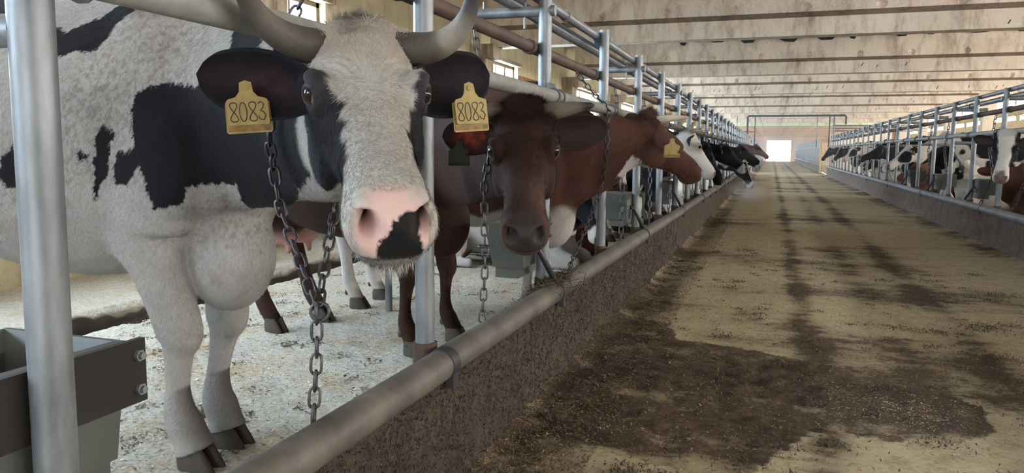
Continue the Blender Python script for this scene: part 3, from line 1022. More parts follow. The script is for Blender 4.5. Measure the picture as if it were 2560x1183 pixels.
# --- dusty air in the far part of the hall
hz = MB(); hz.box(-0.85, 2.34, 13.2, END_Y - 0.6, 0.10, 2.60)
_m = bpy.data.materials.new('dusty_air'); _m.use_nodes = True
_n = _m.node_tree; _n.nodes.remove(_n.nodes['Principled BSDF'])
_v = _n.nodes.new('ShaderNodeVolumeScatter'); _v.inputs['Color'].default_value = (1, 0.98, 0.95, 1); _v.inputs['Density'].default_value = HAZE; _v.inputs['Anisotropy'].default_value = 0.45
_n.links.new(_v.outputs[0], _n.nodes['Material Output'].inputs['Volume'])
_m.cycles.homogeneous_volume = True
ho = hz.build('haze', _m)
tag(ho, 'thin dusty haze hanging in the far aisle', 'haze', kind='stuff')

# dust kicked up by a snorting cow
dp = MB(); dp.v = []
_vs, _fs = [], []
for i in range(9):
    a = PI * i / 8
    for j in range(14):
        c = 2 * PI * j / 14
        _vs.append((0.38 * math.sin(a) * math.cos(c), 0.9 * math.sin(a) * math.sin(c), 0.24 * math.cos(a)))
for i in range(8):
    for j in range(14):
        _fs.append((i * 14 + j, (i + 1) * 14 + j, (i + 1) * 14 + (j + 1) % 14, i * 14 + (j + 1) % 14))
dp.add(_vs, _fs)
_m = bpy.data.materials.new('dust_puff'); _m.use_nodes = True
_n = _m.node_tree; _n.nodes.remove(_n.nodes['Principled BSDF'])
_t = NT(_n)
_v = _n.nodes.new('ShaderNodeVolumeScatter'); _v.inputs['Color'].default_value = (1, 0.97, 0.94, 1); _v.inputs['Anisotropy'].default_value = 0.2
_tc = _n.nodes.new('ShaderNodeTexCoord')
_ln = _t.n('ShaderNodeVectorMath', operation='LENGTH')
_mp = _t.n('ShaderNodeMapping'); _mp.inputs['Scale'].default_value = (1 / 0.38, 1 / 0.9, 1 / 0.24)
_t.l(_tc.outputs['Object'], _mp.inputs[0]); _t.l(_mp.outputs[0], _ln.inputs[0])
_t.l(_t.math('MULTIPLY', _t.math('MULTIPLY', _t.math('SUBTRACT', 1.0, _ln.outputs['Value'], True), _t.noise(_tc.outputs['Object'], 4.0)), 1.6), _v.inputs['Density'])
_n.links.new(_v.outputs[0], _n.nodes['Material Output'].inputs['Volume'])
do = dp.build('dust_puff', _m); do.location = (-0.38, 14.1, 0.34)
tag(do, 'pale puff of dust over the kerb below the bending blazed cow', 'dust', kind='stuff')

# ------------------------------------------------------------------ cows
def catmull(keys, sub):
    K = np.array(keys, float)
    n = len(K)
    out = []
    for i in range(n - 1):
        p0, p1, p2, p3 = K[max(i - 1, 0)], K[i], K[i + 1], K[min(i + 2, n - 1)]
        for j in range(sub):
            t = j / sub
            out.append(0.5 * ((2 * p1) + (-p0 + p2) * t + (2 * p0 - 5 * p1 + 4 * p2 - p3) * t * t + (-p0 + 3 * p1 - 3 * p2 + p3) * t ** 3))
    out.append(K[-1])
    return np.array(out)

def ring_loft(mb, secs, n=28):
    """secs: (centre, side, up, half width, up radius, down radius, exponent, lower narrowing, upper narrowing)"""
    v, f = [], []
    th = np.linspace(0, 2 * PI, n, endpoint=False)
    c, s = np.cos(th), np.sin(th)
    for (ce, si, up, hw, ut, ub, e, bn, tn) in secs:
        cc = np.sign(c) * np.abs(c) ** (2 / e)
        ss = np.sign(s) * np.abs(s) ** (2 / e)
        y = hw * cc * np.where(s < 0, 1 - bn * np.abs(ss), 1 - tn * np.abs(ss))
        z = np.where(s > 0, ut, ub) * ss
        P = np.array(ce)[None] + y[:, None] * np.array(si)[None] + z[:, None] * np.array(up)[None]
        v += [tuple(p) for p in P]
    k = len(secs)
    for i in range(k - 1):
        for j in range(n):
            a, b = i * n + j, i * n + (j + 1) % n
            f.append((a, b, b + n, a + n))
    v.append(tuple(secs[0][0])); v.append(tuple(secs[-1][0]))
    a, b = len(v) - 2, len(v) - 1
    for j in range(n):
        f.append((a, (j + 1) % n, j))
        f.append((b, (k - 1) * n + j, (k - 1) * n + (j + 1) % n))
    mb.add(v, f)

def limb(mb, keys, sub=5, n=18):
    """keys: x, y, z, fore-aft radius, lateral radius"""
    K = catmull(keys, sub)
    secs = []
    for i in range(len(K)):
        t = K[min(i + 1, len(K) - 1)][:3] - K[max(i - 1, 0)][:3]
        t /= np.linalg.norm(t) + 1e-9
        si = np.array([0, 1.0, 0]); si -= t * si.dot(t); si /= np.linalg.norm(si)
        up = np.cross(t, si)
        secs.append((K[i][:3], si, up, K[i][4], K[i][3], K[i][3], 2.0, 0, 0))
    ring_loft(mb, secs, n)

def ellipsoid(mb, c, r, n=16, M3=None):
    v, f = [], []
    for i in range(n + 1):
        a = PI * i / n
        for j in range(n):
            b = 2 * PI * j / n
            p = np.array([r[0] * math.sin(a) * math.cos(b), r[1] * math.sin(a) * math.sin(b), r[2] * math.cos(a)])
            if M3 is not None:
                p = M3 @ p
            v.append(tuple(p + np.array(c)))
    for i in range(n):
        for j in range(n):
            f.append((i * n + j, (i + 1) * n + j, (i + 1) * n + (j + 1) % n, i * n + (j + 1) % n))
    mb.add(v, f)

# torso: x, top, bottom, half width
TORSO = [(-0.84, 1.30, 1.08, 0.07), (-0.78, 1.37, 0.95, 0.15), (-0.66, 1.42, 0.76, 0.225), (-0.50, 1.445, 0.66, 0.275),
         (-0.34, 1.45, 0.61, 0.30), (-0.10, 1.41, 0.55, 0.345), (0.16, 1.40, 0.535, 0.36), (0.38, 1.41, 0.56, 0.325),
         (0.50, 1.43, 0.59, 0.285), (0.60, 1.42, 0.61, 0.245), (0.69, 1.33, 0.66, 0.19), (0.75, 1.18, 0.74, 0.11)]
# head sections: u, half width, top w, bottom w, exponent, lower narrowing
HEAD = [(-0.205, 0.055, 0.035, -0.10, 2.2, 0.1), (-0.185, 0.085, 0.058, -0.14, 2.3, 0.1), (-0.15, 0.104, 0.066, -0.185, 2.5, 0.2), (-0.10, 0.108, 0.058, -0.225, 2.6, 0.30),
        (-0.05, 0.107, 0.045, -0.235, 2.7, 0.36), (0.0, 0.104, 0.030, -0.225, 2.8, 0.38), (0.05, 0.092, 0.018, -0.20, 2.7, 0.36),
        (0.10, 0.078, 0.008, -0.178, 2.6, 0.34), (0.16, 0.067, 0.000, -0.160, 2.5, 0.30), (0.22, 0.064, -0.004, -0.150, 2.5, 0.25),
        (0.27, 0.070, -0.008, -0.150, 2.6, 0.22), (0.315, 0.075, -0.018, -0.150, 2.7, 0.22), (0.35, 0.071, -0.034, -0.142, 2.7, 0.25), (0.372, 0.052, -0.056, -0.120, 2.4, 0.2)]
FRONT_LEG = [(0.54, 0.19, 1.02, 0.15, 0.08), (0.54, 0.20, 0.84, 0.165, 0.085), (0.48, 0.185, 0.72, 0.125, 0.075), (0.515, 0.168, 0.60, 0.085, 0.064), (0.550, 0.158, 0.49, 0.060, 0.052),
             (0.572, 0.15, 0.395, 0.055, 0.05), (0.565, 0.15, 0.34, 0.037, 0.034), (0.558, 0.15, 0.24, 0.029, 0.028), (0.562, 0.15, 0.165, 0.038, 0.038),
             (0.578, 0.15, 0.125, 0.044, 0.045), (0.60, 0.15, 0.085, 0.042, 0.046), (0.615, 0.15, 0.05, 0.048, 0.052)]
HIND_LEG = [(-0.50, 0.20, 1.12, 0.22, 0.10), (-0.46, 0.21, 0.95, 0.22, 0.105), (-0.45, 0.20, 0.80, 0.165, 0.09), (-0.54, 0.185, 0.67, 0.10, 0.065), (-0.63, 0.17, 0.57, 0.065, 0.045),
            (-0.665, 0.16, 0.50, 0.060, 0.042), (-0.655, 0.16, 0.42, 0.046, 0.038), (-0.64, 0.16, 0.30, 0.038, 0.036), (-0.625, 0.16, 0.18, 0.044, 0.044), (-0.605, 0.16, 0.13, 0.046, 0.046),
            (-0.58, 0.16, 0.085, 0.043, 0.046), (-0.565, 0.16, 0.05, 0.048, 0.05)]
FRONT_FOLD = [(0.58, 0.20, 0.90, 0.15, 0.085), (0.56, 0.21, 0.72, 0.12, 0.08), (0.66, 0.22, 0.60, 0.075, 0.065), (0.78, 0.22, 0.55, 0.055, 0.05), (0.80, 0.22, 0.53, 0.05, 0.05),
              (0.70, 0.22, 0.51, 0.04, 0.04), (0.58, 0.22, 0.51, 0.04, 0.04), (0.54, 0.22, 0.51, 0.04, 0.045)]
HIND_FOLD = [(-0.50, 0.20, 1.12, 0.22, 0.10), (-0.44, 0.27, 0.90, 0.2, 0.11), (-0.25, 0.34, 0.68, 0.13, 0.08), (-0.30, 0.38, 0.56, 0.07, 0.055), (-0.45, 0.38, 0.53, 0.05, 0.045),
             (-0.35, 0.40, 0.52, 0.04, 0.04), (-0.15, 0.41, 0.515, 0.04, 0.04), (-0.06, 0.41, 0.515, 0.045, 0.045)]

def frame_from(u, w):
    u = np.array(u, float); u /= np.linalg.norm(u)
    w = np.array(w, float); w = w - u * w.dot(u); w /= np.linalg.norm(w)
    v = np.cross(w, u)
    return np.stack([u, v, w], axis=1)      # columns: muzzle, cow's left, face normal

def vnoise(P, sc, seed=0):
    o = Vector((seed * 13.7, seed * 7.1, seed * 3.3))
    return np.array([mnoise.noise(Vector(p) * sc + o) for p in P])

def smoothstep(a, b, x):
    t = np.clip((x - a) / (b - a), 0, 1)
    return t * t * (3 - 2 * t)

def gauss(P, c, r):
    d = (P - np.array(c)[None]) / np.array(r)[None]
    return np.exp(-(d ** 2).sum(1))

class Cow:
    pass

def fur_material(name='cow_coat', hairbump=0.25):
    m, nt, p = newmat(name)
    t = NT(nt)
    at = t.n('ShaderNodeAttribute', attribute_name='coat')
    wet = t.n('ShaderNodeAttribute', attribute_name='bare')
    co = t.coord()
    co2 = t.coord((6, 6, 2.2))
    n1 = t.noise(co, 7, 4)
    n2 = t.noise(co2, 34, 5, 0.65)
    k = t.math('MULTIPLY', t.math('ADD', t.math('MULTIPLY', n1, 0.35), t.math('MULTIPLY', n2, 0.55)), 1.0)
    k = t.math('ADD', k, 0.52)
    bare = wet.outputs['Fac']
    k2 = t.math('ADD', t.math('MULTIPLY', t.math('SUBTRACT', k, 1.0), t.math('SUBTRACT', 1.0, bare)), 1.0)
    vm = t.n('ShaderNodeVectorMath', operation='SCALE')
    t.l(at.outputs['Color'], vm.inputs[0]); t.l(k2, vm.inputs['Scale'])
    t.l(vm.outputs[0], p.inputs['Base Color'])
    t.l(t.math('SUBTRACT', 0.85, t.math('MULTIPLY', bare, 0.48)), p.inputs['Roughness'])
    p.inputs['Specular IOR Level'].default_value = 0.18
    p.inputs['Sheen Weight'].default_value = 0.03
    p.inputs['Sheen Roughness'].default_value = 0.4
    t.l(t.bump(n2, hairbump, 0.006), p.inputs['Normal'])
    return m
M['coat'] = fur_material()
M['hair'] = fur_material('cow_hair', 0.0)

def attr_mat(name, rough=0.5, bump=0.0, scale=40, spec=0.5):
    m, nt, p = newmat(name)
    t = NT(nt)
    at = t.n('ShaderNodeAttribute', attribute_name='coat')
    co = t.coord()
    f = t.noise(co, scale, 4)
    vm = t.n('ShaderNodeVectorMath', operation='SCALE')
    t.l(at.outputs['Color'], vm.inputs[0]); t.l(t.math('ADD', t.math('MULTIPLY', f, 0.5), 0.75), vm.inputs['Scale'])
    t.l(vm.outputs[0], p.inputs['Base Color'])
    p.inputs['Roughness'].default_value = rough
    p.inputs['Specular IOR Level'].default_value = spec
    if bump:
        t.l(t.bump(f, bump, 0.004), p.inputs['Normal'])
    return m
M['horn'] = attr_mat('horn', 0.6, 0.35, 70, 0.3)
M['eye'] = attr_mat('eyeball', 0.12, 0, 10, 0.3)
M['hoof'] = attr_mat('hoof', 0.75, 0.5, 40)

def set_attr(me, name, arr):
    if arr.ndim == 1:
        a = me.attributes.new(name, 'FLOAT', 'POINT')
        a.data.foreach_set('value', np.ascontiguousarray(arr, np.float32))
    else:
        a = me.attributes.new(name, 'FLOAT_COLOR', 'POINT')
        rgba = np.ones((len(arr), 4), np.float32); rgba[:, :3] = arr
        a.data.foreach_set('color', rgba.ravel())

def coords(me):
    P = np.empty(len(me.vertices) * 3, np.float32)
    me.vertices.foreach_get('co', P)
    return P.reshape(-1, 3).astype(float)

def in_poly(poly, X, Y):
    poly = np.array(poly, float)
    ins = np.zeros(len(X), bool)
    j = len(poly) - 1
    for i in range(len(poly)):
        xi, yi = poly[i]; xj, yj = poly[j]
        c = ((yi > Y) != (yj > Y)) & (X < (xj - xi) * (Y - yi) / (yj - yi + 1e-12) + xi)
        ins ^= c
        j = i
    return ins

WHITE = np.array([0.50, 0.472, 0.435]); BLACK = np.array([0.0085, 0.0085, 0.0115]); PINK = np.array([0.55, 0.30, 0.27])
BROWN = np.array([0.098, 0.040, 0.025]); DKBROWN = np.array([0.047, 0.0225, 0.0165]); GREYSKIN = np.array([0.05, 0.045, 0.045])

def ear_mesh(length=0.20, width=0.062, cup=0.05, n=22, m=14):
    """ear along +x, opening towards +z, width along y"""
    v, f, inner = [], [], []
    def hw(s):
        return width * (0.34 + 0.66 * math.sin(PI * min(1, s * 0.93 + 0.02) ** 0.85) ** 0.8) * (1.0 if s < 0.8 else math.sqrt(max(0, 1 - ((s - 0.8) / 0.2) ** 2)) * 0.98 + 0.02)
    layers = []
    for lay in (0, 1):
        g = []
        for i in range(n + 1):
            s = i / n
            h = hw(s)
            cu = cup * (1.15 - 0.75 * s)
            for j in range(m + 1):
                tt = -1 + 2 * j / m
                x = s * length - 0.012 * tt * tt * (1 - s)
                y = h * tt
                z = cu * (abs(tt) ** 2 - 1) * (h / width) + 0.012 * math.sin(PI * s)
                if lay:
                    z -= 0.006 * (1 - tt * tt * 0.7) * (1 - 0.5 * s) + 0.0008
                g.append(len(v)); v.append((x, y, z)); inner.append(1 - lay)
        layers.append(g)
    W1 = m + 1
    for i in range(n):
        for j in range(m):
            a = i * W1 + j
            q = (a, a + W1, a + W1 + 1, a + 1)
            f.append(tuple(layers[0][k] for k in q))
            f.append(tuple(layers[1][k] for k in q[::-1]))
    edge = [i * W1 for i in range(n + 1)] + [n * W1 + j for j in range(1, m + 1)] + [i * W1 + m for i in range(n - 1, -1, -1)] + [j for j in range(m - 1, 0, -1)]
    L = len(edge)
    for i in range(L):
        a, b = edge[i], edge[(i + 1) % L]
        f.append((layers[0][b], layers[0][a], layers[1][a], layers[1][b]))
    return v, f, np.array(inner, float)

def tag_mesh(size=0.068, text=True, thin=False):
    """ear tag hanging in local -y, front +z; pin at origin"""
    mb = MB()
    def plate(out, z0, z1, mi):
        k = len(out)
        v = [(x, y, z0) for x, y in out] + [(x, y, z1) for x, y in out]
        f = [tuple(range(k))[::-1], tuple(range(k, 2 * k))] + [(i, (i + 1) % k, (i + 1) % k + k, i + k) for i in range(k)]
        mb.add(v, f, mi)
    a = size
    out = [(-.16, .12), (.0, .18), (.16, .12), (.19, -.14), (.30, -.28), (.52, -.34), (.56, -.40), (.56, -1.02), (.52, -1.07), (-.52, -1.07), (-.56, -1.02), (-.56, -.40), (-.52, -.34), (-.30, -.28), (-.19, -.14)]
    plate([(x * a, y * a) for x, y in out], 0.0, 0.0016, 0)
    # the rear flap of the tag, a little longer
    back = [(-.10, .1), (.10, .1), (.2, -.3), (.60, -.42), (.62, -1.24), (.58, -1.29), (-.58, -1.29), (-.62, -1.24), (-.60, -.42), (-.2, -.3)]
    plate([(x * a, y * a) for x, y in back], -0.006, -0.0045, 0)
    rim = [(-.585, -1.09), (.585, -1.09), (.575, -1.24), (-.575, -1.24)]
    plate([(x * a, y * a) for x, y in rim], -0.0045, -0.0035, 1)
    for z in (0.0016,):
        mb.tube([(0, 0, -0.006), (0, 0, 0.004)], 0.09 * a, 10, 0)
    if text:
        def stroke(pts):
            mb.tube([(x * a, y * a, 0.0017) for x, y in pts], 0.0010 if not thin else 0.0006, 5, 2)
        def eight(cx, cy, w, h):
            return [(cx + w * math.sin(2 * t), cy + h * math.cos(t)) for t in np.linspace(0, 2 * PI, 22)]
        def zero(cx, cy, w, h):
            return [(cx + w * math.sin(t), cy + h * math.cos(t)) for t in np.linspace(0, 2 * PI, 16)]
        cy, h = -0.70, 0.27
        stroke(eight(-.38, cy, .10, h)); stroke(zero(-.13, cy, .10, h)); stroke(eight(.13, cy, .10, h))
        stroke([(.28, cy + h * .8), (.36, cy + h), (.44, cy + h * .75), (.40, cy + h * .3), (.32, cy + .02), (.42, cy - .02), (.47, cy - h * .45), (.40, cy - h * .95), (.30, cy - h * .8), (.27, cy - h * .5)])
    return mb

def strip_tube(P, R, n=10):
    mb = MB(); mb.tube(P, list(R), n)
    return mb

def bez(p0, p1, p2, p3, k):
    t = np.linspace(0, 1, k)[:, None]
    p0, p1, p2, p3 = (np.array(p, float)[None] for p in (p0, p1, p2, p3))
    return (1 - t) ** 3 * p0 + 3 * (1 - t) ** 2 * t * p1 + 3 * (1 - t) * t * t * p2 + t ** 3 * p3

HOOF = {}
def hoof_mesh():
    if 'me' in HOOF:
        return HOOF['me']
    mb = MB()
    for s in (-1, 1):
        # one claw: lofted slices from coronet to sole
        secs = []
        for (z, xb, xf, w) in ((0.075, -0.040, 0.030, 0.020), (0.05, -0.046, 0.048, 0.0245), (0.025, -0.048, 0.066, 0.026), (0.0, -0.046, 0.082, 0.026)):
            secs.append((np.array([(xb + xf) / 2, s * 0.028 - s * 0.004 * (z < 0.06), z]), np.array([0, 1., 0]), np.array([1., 0, 0]), w, (xf - xb) / 2, (xf - xb) / 2, 2.3, 0.05, 0.35))
        ring_loft(mb, secs, 14)
        ellipsoid(mb, (-0.065, s * 0.028, 0.105), (0.014, 0.013, 0.020), 8)
    o = mb.build('hoof', None, None, True, 50)
    me = o.data
    bpy.data.objects.remove(o)
    P = coords(me)
    c = np.tile(np.array([[0.075, 0.060, 0.046]]), (len(P), 1)) * (0.7 + 0.5 * (P[:, 2:3] / 0.1))
    set_attr(me, 'coat', c)
    HOOF['me'] = me
    return me

def make_cow(name, label, base, heading, head_E, head_u, head_w, coat_fn, group=None, pose='stand', S=1.0, HS=1.0, voxel=0.02,
             ears=None, horns=None, tags=(), horn_cols=None, legs=None, neck=None, ear_col=(BLACK, np.array([0.045, 0.03, 0.03])), sculpt=True, tail=True, category='cow',
             eye_white=0.0, hair=None, hoof_parts=True, udder=True, leg_fat=1.0, nshift=0.0):
    """base: world position of the point under the trunk; head_E: world point midway between the eyes"""
    root = empty(name, base, heading)
    tag(root, label, category, group)
    Mw = np.array(Matrix.Rotation(heading, 3, 'Z'))
    tol = lambda p: Mw.T @ (np.array(p, float) - np.array(base, float))
    E = tol(head_E)
    H3 = frame_from(Mw.T @ np.array(head_u, float), Mw.T @ np.array(head_w, float))
    hp = lambda p: E + H3 @ (np.array(p, float) * HS)
    mb = MB()
    dz = 0.0 if pose == 'stand' else -0.47 * S
    # trunk
    K = catmull(TORSO, 4) * S
    secs = []
    for (x, zt, zb, hw) in K:
        zc = zb + (zt - zb) * 0.52
        secs.append(((x, 0, zc + dz), (0, 1., 0), (0, 0, 1.), hw, zt - zc, zc - zb, 2.25, 0.10, 0.22))
    ring_loft(mb, secs, 32)
    for s in (-1, 1):
        ellipsoid(mb, (0.50 * S, s * 0.19 * S, 1.00 * S + dz), (0.15 * S, 0.075 * S, 0.30 * S), 14)
        ellipsoid(mb, (-0.40 * S, s * 0.235 * S, 1.33 * S + dz), (0.10 * S, 0.06 * S, 0.06 * S), 10)
        ellipsoid(mb, (0.66 * S, s * 0.13 * S, 0.90 * S + dz), (0.10 * S, 0.085 * S, 0.17 * S), 12)
    # brisket
    bk = (neck or {}).get('brisket', (0.63, 0.0, 0.63, 0.14, 0.11, 0.17))
    ellipsoid(mb, (bk[0] * S, bk[1] * S, bk[2] * S + dz), (bk[3] * S, bk[4] * S, bk[5] * S), 16)
    # neck
    nk = dict(p0=(0.50, 0, 1.08), t0=(0.36, 0, 0.06), back=(0.62, 0.62), tl=0.26, r=[(0.19, 0.27, 0.38), (0.165, 0.22, 0.33), (0.135, 0.175, 0.25), (0.115, 0.14, 0.18), (0.10, 0.11, 0.12)])
    nk.update(neck or {})
    P0 = np.array(nk['p0'], float) * S + np.array([0, 0, dz])
    P3 = hp((-0.115, 0, -0.085))
    T0 = np.array(nk['t0'], float) * S
    d3 = H3 @ np.array([nk['back'][0], 0, nk['back'][1]]); d3 /= np.linalg.norm(d3)
    C = bez(P0, P0 + T0, P3 - d3 * nk['tl'] * S, P3, 14)
    R = catmull(nk['r'], 4)
    R = R[np.clip(np.round(np.linspace(0, len(R) - 1, len(C))).astype(int), 0, len(R) - 1)] * S
    secs = []
    for i in range(len(C)):
        t = C[min(i + 1, len(C) - 1)] - C[max(i - 1, 0)]; t /= np.linalg.norm(t)
        q = smoothstep(0.5, 1.0, np.array([i / (len(C) - 1)]))[0]
        si = (1 - q) * np.array([0, 1., 0]) + q * H3[:, 1]
        if q < 1:
            h = np.cross(np.array([0, 0, 1.0]), t)
            if np.linalg.norm(h) > 0.2:
                h /= np.linalg.norm(h)
                si = (1 - q) * h + q * H3[:, 1]
        si -= t * si.dot(t); si /= np.linalg.norm(si)
        up = np.cross(t, si)
        secs.append((C[i], si, up, R[i][0], R[i][1], R[i][2], 2.1, 0.45 * (1 - q), 0.35))
    ring_loft(mb, secs, 28)
    # head
    K = catmull(HEAD, 4)
    secs = []
    for (u, hw, wt, wb, e, bn) in K:
        wc = wt + (wb - wt) * 0.42
        secs.append((hp((u, 0, wc)), H3[:, 1], H3[:, 2], hw * HS, (wt - wc) * HS, (wc - wb) * HS, e, bn, 0.12))
    ring_loft(mb, secs, 32)
    for s in (-1, 1):
        ellipsoid(mb, hp((-0.005, s * 0.088, -0.012)), (0.052 * HS, 0.030 * HS, 0.042 * HS), 12, H3)      # orbit
        ellipsoid(mb, hp((-0.150, s * 0.082, 0.026)), (0.032 * HS, 0.042 * HS, 0.030 * HS), 10, H3)       # horn root
        ellipsoid(mb, hp((-0.125, s * 0.095, -0.045)), (0.035 * HS, 0.03 * HS, 0.035 * HS), 10, H3)        # ear root
        ellipsoid(mb, hp((-0.03, s * 0.075, -0.13)), (0.09 * HS, 0.035 * HS, 0.085 * HS), 12, H3)          # cheek
        ellipsoid(mb, hp((0.325, s * 0.040, -0.068)), (0.042 * HS, 0.034 * HS, 0.045 * HS), 12, H3)        # nostril wing
    ellipsoid(mb, hp((-0.172, 0, 0.040)), (0.045 * HS, 0.085 * HS, 0.034 * HS), 12, H3)                      # poll
    ellipsoid(mb, hp((0.30, 0, -0.135)), (0.055 * HS, 0.052 * HS, 0.030 * HS), 12, H3)                      # chin
    # legs
    L = legs or {}
    if pose == 'stand':
        sets = (('fr', FRONT_LEG, -1), ('fl', FRONT_LEG, 1), ('hr', HIND_LEG, -1), ('hl', HIND_LEG, 1))
    else:
        sets = (('fr', FRONT_FOLD, -1), ('fl', FRONT_FOLD, 1), ('hr', HIND_FOLD, -1), ('hl', HIND_FOLD, 1))
    feet = []
    for key, LG, s in sets:
        A = np.array(LG, float)
        A[:, 1] *= s
        dx, dy = L.get(key, (0, 0))
        zt = A[:, 2]
        q = np.clip((1.0 - zt) / 0.95, 0, 1)
        A[:, 0] += dx * q; A[:, 1] += dy * q
        A[4:, 3:] *= leg_fat
        A *= S
        A[:, 2] += dz
        limb(mb, A)
        feet.append((A[-1], A[-2]))
    if udder:
        for s in (-1, 1):
            ellipsoid(mb, (-0.40 * S, s * 0.07 * S, 0.60 * S + dz), (0.17 * S, 0.10 * S, 0.13 * S), 14)
            if pose == 'stand':
                for x in (-0.47, -0.33):
                    limb(mb, np.array([(x, s * 0.08, 0.52, 0.02, 0.02), (x, s * 0.08, 0.46, 0.016, 0.016), (x, s * 0.08, 0.425, 0.012, 0.012)]) * S, 2, 8)
    o = mb.build('body_source')
    md = o.modifiers.new('r', 'REMESH'); md.mode = 'VOXEL'; md.voxel_size = voxel; md.adaptivity = 0.0
    ms = o.modifiers.new('s', 'SMOOTH'); ms.factor = 0.5; ms.iterations = 6 if voxel < 0.012 else 3
    dg = bpy.context.evaluated_depsgraph_get()
    me = bpy.data.meshes.new_from_object(o.evaluated_get(dg))
    bpy.data.objects.remove(o)
    me.name = 'body'
    P = coords(me)
    if sculpt:
        # relax the trunk and neck so that muscles run into each other
        ed = np.empty(len(me.edges) * 2, np.int32); me.edges.foreach_get('vertices', ed); ed = ed.reshape(-1, 2)
        nv = len(P)
        near0 = np.linalg.norm(P - E[None], axis=1) < 0.5
        deg = np.bincount(ed.ravel(), minlength=nv)[:, None] + 1e-9
        Q0 = ((P - E[None]) @ H3) / HS
        wt = smoothstep(0.62 * S + dz, 0.80 * S + dz, P[:, 2]) * (1 - ((Q0[:, 0] > -0.27) & (np.abs(Q0[:, 1]) < 0.2)) * smoothstep(-0.27, -0.16, Q0[:, 0]))
        wt = np.maximum(wt, 0.8 * (P[:, 0] > 0.50 * S) * (np.abs(P[:, 1]) < 0.07 * S) * smoothstep(0.45 * S + dz, 0.55 * S + dz, P[:, 2]) * (1 - near0))
        for it_ in range(int(min(60, 0.0025 / voxel ** 2))):
            av = np.stack([np.bincount(ed[:, 0], P[ed[:, 1], j], nv) + np.bincount(ed[:, 1], P[ed[:, 0], j], nv) for j in range(3)], 1) / deg
            P = P + (0.6 * wt)[:, None] * (av - P)
        me.vertices.foreach_set('co', P.astype(np.float32).ravel())
    # the neck dips under the fence rail where it passes through
    W_ = P @ Mw.T + np.array(base, float)[None]
    rx = -0.948 if base[0] < 0 else 2.434
    dx_ = np.abs(W_[:, 0] - rx)
    lim = 1.266 + 7.0 * np.clip(dx_ - 0.035, 0, None) ** 2
    over = (dx_ < 0.24) & (W_[:, 2] > lim) & (np.linalg.norm((P - hp((-0.02, 0, 0))[None]), axis=1) > 0.14 * HS)
    P[over, 2] = lim[over] - base[2]
    me.vertices.foreach_set('co', P.astype(np.float32).ravel())
    # sculpt the head in its own frame
    Q = ((P - E[None]) @ H3) / HS
    near = (np.abs(Q[:, 1]) < 0.2) & (Q[:, 0] > -0.28) & (Q[:, 0] < 0.45) & (Q[:, 2] > -0.35) & (Q[:, 2] < 0.15)
    idx = np.where(near)[0]
    q = Q[idx]
    if sculpt:
        d = np.zeros_like(q)
        for s in (-1, 1):
            g1 = gauss(q, (0.345, s * 0.040 + 0.005 * nshift, -0.058), (0.06, 0.0125, 0.0145))
            g2 = gauss(q, (0.335, s * 0.054 + 0.004 * nshift, -0.048), (0.06, 0.011, 0.010))
            d[:, 0] -= 0.068 * g1 + 0.024 * g2
            d[:, 1] += s * (0.006 * g1 - 0.012 * g2)
            g3 = gauss(q, (0.012, s * 0.112, -0.008), (0.026, 0.03, 0.018))
            d[:, 1] -= s * 0.014 * g3
            g4 = gauss(q, (-0.01, s * 0.105, 0.022), (0.045, 0.03, 0.010))
            d[:, 1] += s * 0.008 * g4; d[:, 2] += 0.004 * g4
            # hollow below the eye and along the nose bone
            g5 = gauss(q, (0.09, s * 0.085, -0.055), (0.06, 0.03, 0.03))
            d[:, 1] -= s * 0.010 * g5
            # brow wrinkles
            de = np.sqrt((q[:, 0] - 0.0) ** 2 + ((q[:, 1] - s * 0.105) * 0.8) ** 2 + (q[:, 2] + 0.012) ** 2)
            wr = smoothstep(0.035, 0.05, de) * (1 - smoothstep(0.075, 0.1, de)) * smoothstep(-0.005, 0.02, q[:, 2]) * (1 - smoothstep(0.02, 0.05, q[:, 0]))
            d[:, 2] += 0.0022 * wr * np.sin(de * 2 * PI / 0.0135)
        # mouth line
        ml = np.exp(-((q[:, 2] + 0.118 + 0.06 * np.clip(0.30 - q[:, 0], 0, 1) * -0.3) / 0.0045) ** 2) * smoothstep(0.14, 0.20, q[:, 0])
        d[:, 1] -= np.sign(q[:, 1]) * 0.007 * ml * (np.abs(q[:, 1]) > 0.02)
        d[:, 0] -= 0.007 * ml * smoothstep(0.32, 0.35, q[:, 0])
        # philtrum
        ph = gauss(q, (0.37, 0, -0.075), (0.03, 0.004, 0.035))
        d[:, 0] -= 0.003 * ph
        q2 = q + d
        P[idx] = E[None] + (q2 * HS) @ H3.T
        me.vertices.foreach_set('co', P.astype(np.float32).ravel())
        me.update()
    me.polygons.foreach_set('use_smooth', [True] * len(me.polygons))
    info = Cow()
    info.P, info.Q, info.S, info.dz, info.C, info.near = P, Q, S, dz, C, near
    col, bare = coat_fn(info)
    set_attr(me, 'coat', col)
    set_attr(me, 'bare', bare)
    body = link('body', me, M['coat'], root)
    info.root, info.body, info.E, info.H3, info.hp, info.HS, info.col = root, body, E, H3, hp, HS, col
    # eyes
    for s in (-1, 1):
        mbx = MB()
        ellipsoid(mbx, (0, 0, 0), (0.0215, 0.016, 0.0205), 18)
        eo = mbx.build('eye', M['eye'], root, True)
        ep = coords(eo.data)
        c = np.tile(np.array([[0.012, 0.008, 0.006]]), (len(ep), 1))
        en = ep / np.array([[0.0215, 0.016, 0.0205]])
        if eye_white and s < 0:
            c[en[:, 0] > 0.60] = (0.34, 0.29, 0.28)
            c[en[:, 0] > 0.955] = (0.25, 0.08, 0.07)
        set_attr(eo.data, 'coat', c)
        ey = np.array([0.55, s * 0.78, 0.20]); ey /= np.linalg.norm(ey)
        ez = np.array([0, 0, 1.0]) - ey * ey[2]; ez /= np.linalg.norm(ez)
